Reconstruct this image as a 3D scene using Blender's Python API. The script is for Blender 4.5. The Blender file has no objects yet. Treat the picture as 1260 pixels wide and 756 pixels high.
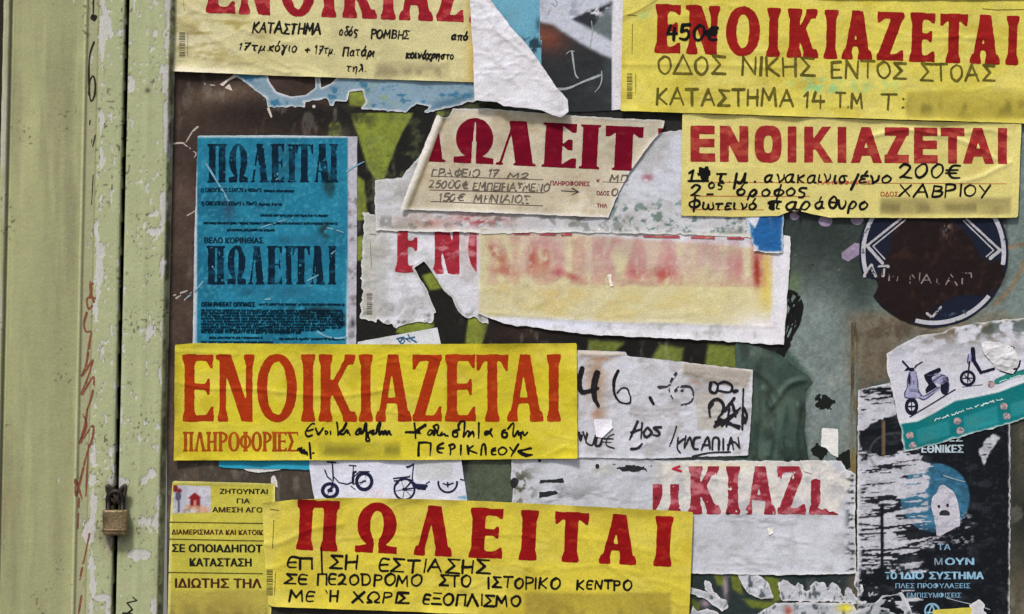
import bpy, bmesh, math, random
import numpy as np
C = bpy.context.scene.collection
SC = bpy.context.scene
R = math.radians
H0 = 1.4                       # height of the picture centre above the pavement, metres; 1 drawing unit = 1 mm

# ------------------------------------------------------------------ camera, world, sun, exposure
cam_d = bpy.data.cameras.new('camera'); cam = bpy.data.objects.new('camera', cam_d); C.objects.link(cam)
cam.location = (0, -3.2, H0); cam.rotation_euler = (R(90), 0, 0)
cam_d.sensor_width = 36; cam_d.lens = 36 * 3.197 / 1.26; cam_d.clip_start = 0.05; cam_d.clip_end = 500
SC.camera = cam
W = bpy.data.worlds.new('World'); SC.world = W; W.use_nodes = True
wn = W.node_tree; wn.nodes.clear()
sky = wn.nodes.new('ShaderNodeTexSky'); sky.sky_type = 'NISHITA'; sky.sun_disc = False
SUN_EL, SUN_AZ = R(52), R(200)       # azimuth clockwise from +Y: behind the camera, slightly to the left
sky.sun_elevation = SUN_EL; sky.sun_rotation = SUN_AZ; sky.air_density = 1.0; sky.dust_density = 3.0; sky.ozone_density = 1.0
bg = wn.nodes.new('ShaderNodeBackground'); bg.inputs[1].default_value = 0.075
wo = wn.nodes.new('ShaderNodeOutputWorld')
wn.links.new(sky.outputs[0], bg.inputs[0]); wn.links.new(bg.outputs[0], wo.inputs[0])
sd = bpy.data.lights.new('sun', 'SUN'); sd.energy = 2.0; sd.angle = R(9); sd.color = (1, 0.965, 0.92)
sun = bpy.data.objects.new('sun', sd); C.objects.link(sun)
from mathutils import Vector
sv = Vector((math.sin(SUN_AZ) * math.cos(SUN_EL), math.cos(SUN_AZ) * math.cos(SUN_EL), math.sin(SUN_EL)))
sun.rotation_euler = sv.to_track_quat('Z', 'Y').to_euler(); sun.location = sv * 20
SC.view_settings.view_transform = 'Standard'; SC.view_settings.look = 'None'
SC.view_settings.exposure = 0.66; SC.view_settings.gamma = 1
try:
    SC.view_settings.use_curve_mapping = False
except Exception: pass

# ------------------------------------------------------------------ numpy helpers
def lin(c):
    c = np.asarray(c, float) / 255.0
    return np.where(c <= 0.04045, c / 12.92, ((c + 0.055) / 1.055) ** 2.4)
_lat = {}
def noise(x, y, sx, sy=None, seed=0):
    sy = sy or sx
    if seed not in _lat: _lat[seed] = np.random.RandomState(seed + 77).rand(128, 128)
    L = _lat[seed]
    u = np.asarray(x, float) / sx + 31.7 * seed; v = np.asarray(y, float) / sy + 17.3 * seed
    i = np.floor(u).astype(int); j = np.floor(v).astype(int); f = u - i; g = v - j
    f = f * f * (3 - 2 * f); g = g * g * (3 - 2 * g)
    a = L[j % 128, i % 128]; b = L[j % 128, (i + 1) % 128]; c = L[(j + 1) % 128, i % 128]; d = L[(j + 1) % 128, (i + 1) % 128]
    return (a * (1 - f) + b * f) * (1 - g) + (c * (1 - f) + d * f) * g
def fbm(x, y, sx, sy=None, seed=0, o=4):
    sy = sy or sx; t = 0; w = 0.5; n = 0
    for k in range(o):
        t = t + w * noise(x, y, sx / 2 ** k, sy / 2 ** k, seed + k); n += w; w *= 0.55
    return t / n
def sm(a, b, v):
    t = np.clip((v - a) / (b - a), 0, 1); return t * t * (3 - 2 * t)
def polyd(x, y, P):            # signed distance to a polygon, positive inside
    x = np.asarray(x, float); y = np.asarray(y, float)
    d = np.full(x.shape, 1e9); ins = np.zeros(x.shape, bool); n = len(P)
    for k in range(n):
        (ax, ay), (bx, by) = P[k], P[(k + 1) % n]
        ex, ey = bx - ax, by - ay; L = ex * ex + ey * ey or 1e-9
        t = np.clip(((x - ax) * ex + (y - ay) * ey) / L, 0, 1)
        d = np.minimum(d, (x - ax - t * ex) ** 2 + (y - ay - t * ey) ** 2)
        if ay != by:
            c = ((ay > y) != (by > y)) & (x < (bx - ax) * (y - ay) / (by - ay) + ax); ins ^= c
    return np.where(ins, 1, -1) * np.sqrt(d)
def segd(x, y, P):             # distance to a polyline
    d = np.full(np.shape(x), 1e9)
    for (ax, ay), (bx, by) in zip(P[:-1], P[1:]):
        ex, ey = bx - ax, by - ay; L = ex * ex + ey * ey or 1e-9
        t = np.clip(((x - ax) * ex + (y - ay) * ey) / L, 0, 1)
        d = np.minimum(d, (x - ax - t * ex) ** 2 + (y - ay - t * ey) ** 2)
    return np.sqrt(d)
def ell(x, y, cx, cy, a, b, p=2):
    r = (np.abs((x - cx) / a) ** p + np.abs((y - cy) / b) ** p) ** (1 / p)
    return (1 - r) * min(a, b)
def blob(x, y, cx, cy, a, b, rot=0):
    c, s = math.cos(R(rot)), math.sin(R(rot)); u = (x - cx) * c + (y - cy) * s; v = -(x - cx) * s + (y - cy) * c
    return np.exp(-(u / a) ** 2 - (v / b) ** 2)
def smax(a, b, k=1.5):
    h = np.clip(k - np.abs(a - b), 0, k) / k
    return np.maximum(a, b) + h * h * k * 0.25
def mx(c, col, a):
    a = np.clip(a, 0, 1)[..., None]; return c * (1 - a) + np.asarray(col, float) * a
def solid(x, col): return np.zeros(np.shape(x) + (3,)) + np.asarray(col, float)
def scale_to(P, ox, oy, s): return [(ox + a / s, oy + b / s) for a, b in P]

# ------------------------------------------------------------------ materials
def mat(name, rough=0.8, grain=0.1, gs=900, bump=0.15, bs=500, spec=0.1, metal=0.0, blot=0.06, coat=0.0, hue=.3):
    m = bpy.data.materials.new(name); m.use_nodes = True; t = m.node_tree; n = t.nodes; L = t.links
    b = n['Principled BSDF']; b.inputs['Roughness'].default_value = rough; b.inputs['Metallic'].default_value = metal
    b.inputs['Specular IOR Level'].default_value = spec; b.inputs['Coat Weight'].default_value = coat; b.inputs['Coat Roughness'].default_value = 0.25
    a = n.new('ShaderNodeAttribute'); a.attribute_name = 'Col'
    tc = n.new('ShaderNodeTexCoord')
    def nz(sc, det=3):
        q = n.new('ShaderNodeTexNoise'); q.inputs['Scale'].default_value = sc; q.inputs['Detail'].default_value = det
        L.new(tc.outputs['Object'], q.inputs['Vector']); return q
    def rng(src, lo, hi):
        q = n.new('ShaderNodeMapRange'); q.inputs[1].default_value = 0.25; q.inputs[2].default_value = 0.75
        q.inputs[3].default_value = lo; q.inputs[4].default_value = hi; L.new(src, q.inputs[0]); return q.outputs[0]
    g1 = rng(nz(gs).outputs[0], 1 - grain, 1 + grain); g2 = rng(nz(60, 5).outputs[0], 1 - blot, 1 + blot)
    mu = n.new('ShaderNodeMath'); mu.operation = 'MULTIPLY'; L.new(g1, mu.inputs[0]); L.new(g2, mu.inputs[1])
    vm = n.new('ShaderNodeVectorMath'); vm.operation = 'SCALE'; L.new(a.outputs['Color'], vm.inputs[0]); L.new(mu.outputs[0], vm.inputs['Scale'])
    sp = n.new('ShaderNodeVectorMath'); sp.operation = 'MULTIPLY_ADD'; q = nz(gs * .8, 2); L.new(q.outputs[1], sp.inputs[0]); sp.inputs[1].default_value = (hue, hue, hue); sp.inputs[2].default_value = (1 - hue / 2,) * 3
    v2 = n.new('ShaderNodeVectorMath'); v2.operation = 'MULTIPLY'; L.new(vm.outputs[0], v2.inputs[0]); L.new(sp.outputs[0], v2.inputs[1])
    L.new(v2.outputs[0], b.inputs['Base Color'])
    bp = n.new('ShaderNodeBump'); bp.inputs['Strength'].default_value = bump; bp.inputs['Distance'].default_value = 0.001
    L.new(nz(bs, 4).outputs[0], bp.inputs['Height']); L.new(bp.outputs[0], b.inputs['Normal'])
    return m
M_paper = mat('matt_paper', 0.9, 0.17, 620, 0.35, 350, 0.08)
M_gloss = mat('coated_paper', 0.5, 0.22, 620, 0.25, 250, 0.14)
M_ink = mat('printing_ink', 0.8, 0.26, 620, 0.3, 350, 0.08, blot=0.10)
M_pen = mat('marker_ink', 0.7, 0.12, 500, 0.1, 350, 0.08)
M_paint = mat('old_door_paint', 0.6, 0.14, 620, 0.5, 200, 0.15, blot=0.06)
M_panel = mat('painted_panel', 0.55, 0.28, 600, 0.4, 200, 0.12, blot=0.12)
M_brass = mat('worn_brass', 0.42, 0.4, 500, 0.8, 400, 0.5, metal=0.6, blot=0.4)
M_steel = mat('dark_rusty_steel', 0.5, 0.2, 400, 0.5, 300, 0.5, metal=0.6, blot=0.2)
M_stone = mat('pavement_stone', 0.85, 0.15, 200, 0.5, 90, 0.3, blot=0.15)

# ------------------------------------------------------------------ object helpers
def tag(o, label=None, cat=None, group=None, kind=None):
    for k, v in (('label', label), ('category', cat), ('group', group), ('kind', kind)):
        if v: o[k] = v
    return o
def w3(px, py, d=0): return ((px - 630) / 1000, -d / 1000, H0 + (378 - py) / 1000)
class Thing:
    def __init__(s, name, label, cat, cx, cy, d=0, group=None, kind=None):
        s.o = bpy.data.objects.new(name, None); C.objects.link(s.o); s.L = w3(cx, cy, d); s.o.location = s.L
        s.o.empty_display_size = 0.02
        tag(s.o, label, cat, group, kind); s.h = lambda x, y: d + 0 * x
def mesh_from(name, V, loops, starts, cols, mat_, parent, flat_from=None):
    me = bpy.data.meshes.new(name); me.vertices.add(len(V)); me.vertices.foreach_set('co', np.asarray(V, np.float32).ravel())
    me.loops.add(len(loops)); me.loops.foreach_set('vertex_index', np.asarray(loops, np.int32))
    me.polygons.add(len(starts)); me.polygons.foreach_set('loop_start', np.asarray(starts, np.int32))
    sm_ = np.ones(len(starts), bool)
    me.polygons.foreach_set('use_smooth', sm_)
    me.update(calc_edges=True)
    ca = me.color_attributes.new('Col', 'FLOAT_COLOR', 'POINT')
    ca.data.foreach_set('color', np.c_[cols, np.ones(len(cols))].astype(np.float32).ravel())
    me.materials.append(mat_)
    o = bpy.data.objects.new(name, me); C.objects.link(o)
    if parent is not None: o.parent = parent.o if isinstance(parent, Thing) else parent
    return o
def march(F, xs, ys):          # filled contour F>0 -> (x, y, polygons, boundary segments)
    ny, nx = F.shape; I = F > 0
    X, Y = np.meshgrid(xs, ys)
    ids = -np.ones(F.shape, int); n = I.sum(); ids[I] = np.arange(n); vx = [X[I]]; vy = [Y[I]]
    Hc = I[:, :-1] != I[:, 1:]; t = F[:, :-1] / np.where(Hc, F[:, :-1] - F[:, 1:], 1); t = np.clip(t, 0.03, 0.97)
    Hid = -np.ones(Hc.shape, int); k = Hc.sum(); Hid[Hc] = n + np.arange(k); n += k
    vx.append((X[:, :-1] + t * (X[:, 1:] - X[:, :-1]))[Hc]); vy.append(Y[:, :-1][Hc])
    Vc = I[:-1] != I[1:]; t = F[:-1] / np.where(Vc, F[:-1] - F[1:], 1); t = np.clip(t, 0.03, 0.97)
    Vid = -np.ones(Vc.shape, int); k = Vc.sum(); Vid[Vc] = n + np.arange(k); n += k
    vx.append(X[:-1][Vc]); vy.append((Y[:-1] + t * (Y[1:] - Y[:-1]))[Vc])
    c = [ids[:-1, :-1], ids[:-1, 1:], ids[1:, 1:], ids[1:, :-1]]; e = [Hid[:-1], Vid[:, 1:], Hid[1:], Vid[:, :-1]]
    ins = [I[:-1, :-1], I[:-1, 1:], I[1:, 1:], I[1:, :-1]]
    code = ins[0] * 1 + ins[1] * 2 + ins[2] * 4 + ins[3] * 8
    polys = []; segs = []
    for cs in range(1, 16):
        msk = code == cs
        if not msk.any(): continue
        seq = []; isedge = []
        for k in range(4):
            a = cs >> k & 1; b = cs >> ((k + 1) % 4) & 1
            if a: seq.append(c[k][msk]); isedge.append(0)
            if a != b: seq.append(e[k][msk]); isedge.append(1)
        polys.append(np.stack(seq[::-1], 1))
        m = len(seq)
        for k in range(m):
            if isedge[k] and isedge[(k + 1) % m]:
                a = cs
                segs.append(np.stack([seq[k], seq[(k + 1) % m]], 1))
    segs = np.concatenate(segs) if segs else np.zeros((0, 2), int)
    return np.concatenate(vx), np.concatenate(vy), polys, segs
def build(name, parts, colf, hf, mat_, parent, skirt=0.0, edge_col=None):
    """parts: list of (xs, ys, F). One mesh. colf(x,y)->sRGB 0..255; hf(x,y)->mm in front of the panel."""
    V = []; Lp = []; St = []; Cc = []; nv = 0; nl = 0
    ox, oy, oz = parent.L if isinstance(parent, Thing) else (0, 0, 0)
    for xs, ys, F in parts:
        if not (F > 0).any(): continue
        x, y, polys, segs = march(F, xs, ys)
        d = hf(x, y); col = lin(np.clip(colf(x, y), 0, 255))
        P = np.stack([(x - 630) / 1000 - ox, -d / 1000 - oy, H0 + (378 - y) / 1000 - oz], 1)
        V.append(P); Cc.append(col)
        for q in polys:
            m = q.shape[1]; Lp.append((q + nv).ravel()); St.append(nl + np.arange(len(q)) * m); nl += q.size
        base = nv; nv += len(P)
        if skirt and len(segs):
            u, inv = np.unique(segs, return_inverse=True); inv = inv.reshape(segs.shape)
            top = P[u].copy(); bot = P[u].copy(); bot[:, 1] += skirt / 1000
            V += [top, bot]; cc = col[u] if edge_col is None else np.tile(lin(edge_col), (len(u), 1)); Cc += [cc, cc]
            t0 = nv; b0 = nv + len(u); nv += 2 * len(u)
            q = np.stack([t0 + inv[:, 0], t0 + inv[:, 1], b0 + inv[:, 1], b0 + inv[:, 0]], 1)
            Lp.append(q.ravel()); St.append(nl + np.arange(len(q)) * 4); nl += q.size
    if not V: return None
    return mesh_from(name, np.concatenate(V), np.concatenate(Lp), np.concatenate(St), np.concatenate(Cc), mat_, parent)
def grid(x0, y0, x1, y1, st):
    xs = np.arange(x0, x1 + st, st, dtype=float); ys = np.arange(y0, y1 + st, st, dtype=float); return xs, ys
def fpart(field, bb, st=1.0):
    xs, ys = grid(*bb, st); X, Y = np.meshgrid(xs, ys); F = field(X, Y)
    F[0] = F[-1] = -0.5; F[:, 0] = F[:, -1] = -0.5
    return xs, ys, F
def bbox(P, m=3):
    a = np.array(P); return a[:, 0].min() - m, a[:, 1].min() - m, a[:, 0].max() + m, a[:, 1].max() + m
def paper_tex(x, y, seed, c, dirt=0.05, col=(120, 112, 95)):
    n = fbm(x, y, 60, seed=seed, o=5); f = noise(x, y, 2.6, 2.2, seed + 9)
    c = c * (1 + 0.09 * (n - 0.5) + 0.045 * (f - 0.5))[..., None]
    return mx(c, col, dirt * sm(0.5, 0.8, fbm(x, y, 26, seed=seed + 3)) * 3)
def wrinkle(x, y, seed, amp=0.5, sc=45):
    amp = amp * 1.5
    return amp * (fbm(x, y, sc, sc * 0.8, seed, 3) - 0.5) * 2 + amp * 0.55 * (1 - np.abs(2 * fbm(x, y, sc * 0.8, sc * 0.5, seed + 5, 3) - 1) * 4).clip(0)
def crease(x, y, P, amp, w):
    return 1.3 * amp * np.clip(1 - segd(x, y, P) / w, 0, 1) ** 1.5
def sheet(T, outline, colf, d, hf=None, torn=0.6, ts=9, st=2.0, mat_=None, name='paper', seed=1, skirt=0.5, edge=None, holes=None, parent=None, curl=.6):
    def field(X, Y):
        f = polyd(X, Y, outline) + torn * 2 * (fbm(X, Y, ts, seed=seed, o=3) - 0.5)
        if holes is not None: f = np.minimum(f, holes(X, Y))
        return f
    def hh(x, y):
        e = np.clip(1 - polyd(x, y, outline) / 14, 0, 1) ** 2 * np.clip(fbm(x, y, 46, seed=seed + 40, o=2) - .36, 0, 1) * 4 * curl
        return d + e + (0 * x if hf is None else hf(x, y))
    if name == 'paper': T.h = hh; T.field = field
    if torn >= .9:                       # torn paper shows its white fibres along the tear
        c0 = colf
        def colf(x, y):
            f = field(x, y); lip = sm(3.4, .4, f + 3.2 * (fbm(x, y, 7, 7, seed + 60, 3) - .42))
            return mx(c0(x, y), (204, 203, 204), .8 * lip)
    return build(name, [fpart(field, bbox(outline, 4), st)], colf, hh, mat_ or M_paper, T, skirt, edge)

# ------------------------------------------------------------------ display letters
def glyph(ch, u, v, W, H, S):
    s, t, b, e, hs = S['s'], S['t'], S['b'], S['e'], S['hs']; fl = S.get('fl', 1); k = S.get('k', 1.5); sans = S.get('sans', False)
    if sans: e = 0
    out = [None]
    def add(f): out[0] = f if out[0] is None else smax(out[0], f, k)
    def poly(*P): add(polyd(u, v, P))
    def stem(xb, xt, w, y0=0, y1=None, sb=True, st_=True):
        y1 = H if y1 is None else y1
        poly((xb - w / 2, y0), (xb + w / 2, y0), (xt + w / 2, y1), (xt - w / 2, y1))
        if e > 0:
            if sb: poly((xb - w / 2 - e, y0), (xb + w / 2 + e, y0), (xb + w / 2 + e * 0.9, y0 + hs), (xb + w / 2, y0 + hs * (1 + 1.2 * fl)), (xb - w / 2, y0 + hs * (1 + 1.2 * fl)), (xb - w / 2 - e * 0.9, y0 + hs))
            if st_: poly((xt - w / 2 - e, y1), (xt + w / 2 + e, y1), (xt + w / 2 + e * 0.9, y1 - hs), (xt + w / 2, y1 - hs * (1 + 1.2 * fl)), (xt - w / 2, y1 - hs * (1 + 1.2 * fl)), (xt - w / 2 - e * 0.9, y1 - hs))
    tw = 0 if sans else b * S.get('tw', 1.0)
    if ch == 'Ι': stem(W / 2, W / 2, W - 2 * e if e else W)
    elif ch == 'Ε':
        x = e + s / 2; stem(x, x, s)
        poly((x, H), (W * 0.98, H), (W * 0.98, H - b), (x, H - b)); poly((x, 0), (W, 0), (W, b), (x, b))
        poly((x, H * 0.52 - b / 2), (W * (0.97 if sans else 0.86), H * 0.52 - b / 2), (W * (0.97 if sans else 0.86), H * 0.52 + b / 2), (x, H * 0.52 + b / 2))
        if tw:
            poly((W * 0.98, H), (W * 0.98, H - H * 0.2), (W * 0.98 - tw * 0.5, H - H * 0.2), (W * 0.98 - tw * 1.6, H - b * 0.8)); poly((W, 0), (W, H * 0.22), (W - tw * 0.5, H * 0.22), (W - tw * 1.8, b * 0.8))
            poly((W * 0.88, H * 0.64), (W * 0.88, H * 0.40), (W * 0.88 - tw * .5, H * .40), (W * 0.88 - tw * 1.2, H * 0.52), (W * 0.88 - tw * .5, H * .64))
    elif ch == 'Ν':
        if sans:
            poly((0, 0), (s, 0), (s, H), (0, H)); poly((W - s, 0), (W, 0), (W, H), (W - s, H)); poly((0, H), (s * 1.15, H), (W, 0), (W - s * 1.15, 0))
        else:
            x = e + t / 2 + s * 0.15; stem(x, x, t, st_=False); x2 = W - e - t / 2; stem(x2, x2, t, sb=False)
            poly((x - t / 2, H), (x - t / 2 + s * 1.15, H), (x2 + t / 2, 0), (x2 + t / 2 - s * 1.1, 0)); poly((0, H), (e + s, H), (e + s * .6, H - hs * 1.6), (0, H - hs))
    elif ch == 'Ο':
        p = 3.0 if sans else 2.1
        add(np.minimum(ell(u, v, W / 2, H / 2, W / 2, H / 2 * 1.03, p), -ell(u, v, W / 2, H / 2, W / 2 - s * 1.02, H / 2 - b * 1.1, 2.6 if sans else 2.1)))
    elif ch == 'Κ':
        x = e + s / 2; stem(x, x, s); xa = W - e - t * 0.75
        stem(x + s * .2, xa, t, H * 0.36, H, sb=False); stem(W - e - s / 2, x + s * .55, s, 0, H * 0.62, st_=False)
    elif ch in 'ΑΛΔ':
        ax = W * 0.48; l = e + t / 2; r = W - e - s / 2
        stem(l, ax - (0 if sans else s * .15), t, 0, H, st_=False); stem(r, ax + (0 if sans else s * .05), s, 0, H, st_=False)
        if ch == 'Α':
            yb = H * (0.2 if sans else 0.27); poly((W * .2, yb), (W * .8, yb), (W * .75, yb + b * .95), (W * .26, yb + b * .95))
        if ch == 'Δ': poly((l, 0), (r, 0), (r, b), (l, b))
    elif ch == 'Ζ':
        poly((0, H), (W, H), (W, H - b), (0, H - b)); poly((0, 0), (W, 0), (W, b), (0, b))
        poly((W - s * 1.15, H - b * .5), (W, H - b * .5), (s * 1.15, b * .5), (0, b * .5))
        if tw: poly((0, H), (0, H * .78), (tw * .5, H * .78), (tw * 1.7, H - b * .8)); poly((W, 0), (W, H * .22), (W - tw * .5, H * .22), (W - tw * 1.8, b * .8))
    elif ch == 'Τ':
        poly((0, H), (W, H), (W, H - b), (0, H - b)); stem(W / 2, W / 2, s, st_=False)
        if tw: poly((0, H), (0, H * .76), (tw * .5, H * .76), (tw * 1.8, H - b * .8)); poly((W, H), (W, H * .76), (W - tw * .5, H * .76), (W - tw * 1.8, H - b * .8))
    elif ch in 'ΠΗ':
        l = e + s / 2; r = W - l; stem(l, l, s); stem(r, r, s)
        if ch == 'Π': poly((0, H), (W, H), (W, H - b), (0, H - b))
        else: poly((l, H / 2 - b / 2), (r, H / 2 - b / 2), (r, H / 2 + b / 2), (l, H / 2 + b / 2))
    elif ch == 'Ω':
        g = S.get('gap', .11) * W; c = W / 2
        ring = np.minimum(ell(u, v, c, H * .57, W * .46, H * .45), -ell(u, v, c, H * .56, max(W * .46 - s * 1.0, 1.5), H * .45 - b * 1.1))
        add(np.minimum(ring, np.maximum(np.abs(u - c) - g, v - H * .5)))
        for q in (-1, 1):
            a0, a1 = c + q * g, c + q * W * .49
            P = [(a0, 0), (a1, 0), (a1, H * .13), (a0 + q * W * .1, H * .17), (a0, H * .2)]; add(polyd(u, v, P))
    elif ch == 'Ρ':
        x = e + s / 2; stem(x, x, s); add(np.minimum(np.minimum(ell(u, v, x, H * .72, W - x, H * .29), -ell(u, v, x, H * .72, W - x - s * .95, H * .29 - b)), u - x))
    elif ch == 'Φ':
        stem(W / 2, W / 2, s * .95); add(np.minimum(ell(u, v, W / 2, H * .5, W / 2, H * .36), -ell(u, v, W / 2, H * .5, W / 2 - s * .9, H * .36 - b * 1.1)))
    elif ch == 'Σ':
        poly((0, H), (W, H), (W, H - b), (0, H - b)); poly((0, 0), (W, 0), (W, b), (0, b)); poly((0, H), (s * 1.1, H), (W * .62, H * .5), (W * .62 - s * 1.05, H * .5)); poly((0, 0), (s, 0), (W * .62, H * .53), (W * .62 - s, H * .53))
        if tw: poly((W, H), (W, H * .76), (W - tw, H - b)); poly((W, 0), (W, H * .24), (W - tw, b))
    return out[0]
def letters(T, specs, top, bot, S, colf, name='headline', shear=0.0, st=1.0, clip=None, wob=0.35, mat_=None, lift=0.25, xr=0):
    parts = []
    for ch, x0, x1 in specs:
        xm = (x0 + x1) / 2; tb, bb = bot(xm), top(xm); Hh = tb - bb; sl = bot(xm + 1) - bot(xm)
        def field(X, Y):
            v = bot(X) - Y; u = X - x0 - shear * v
            f = glyph(ch, u, v, x1 - x0 - shear * Hh, Hh, S) + wob * 2 * (noise(X, Y, 4, 4, 3) - .5)
            if clip is not None: f = np.minimum(f, clip(X, Y))
            return f
        parts.append(fpart(field, (x0 - 5, bb - 6, x1 + 6, tb + 6), st))
    return [build('letter' if name == 'headline' else name, [p], colf, lambda x, y: T.h(x, y) + lift, mat_ or M_ink, T) for p in parts]
def ink(c, fade=0.10, seed=4, under=(200, 180, 120), thr=.55):
    def f(x, y):
        k = solid(x, c) * (1 + 0.14 * (fbm(x, y, 22, seed=seed) - .5))[..., None]
        return mx(k, under, fade * sm(thr, thr + .25, fbm(x, y, 12, 7, seed + 2)) * 2 + 0.12 * fade * noise(x, y, 2, 2, seed))
    return f

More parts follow.
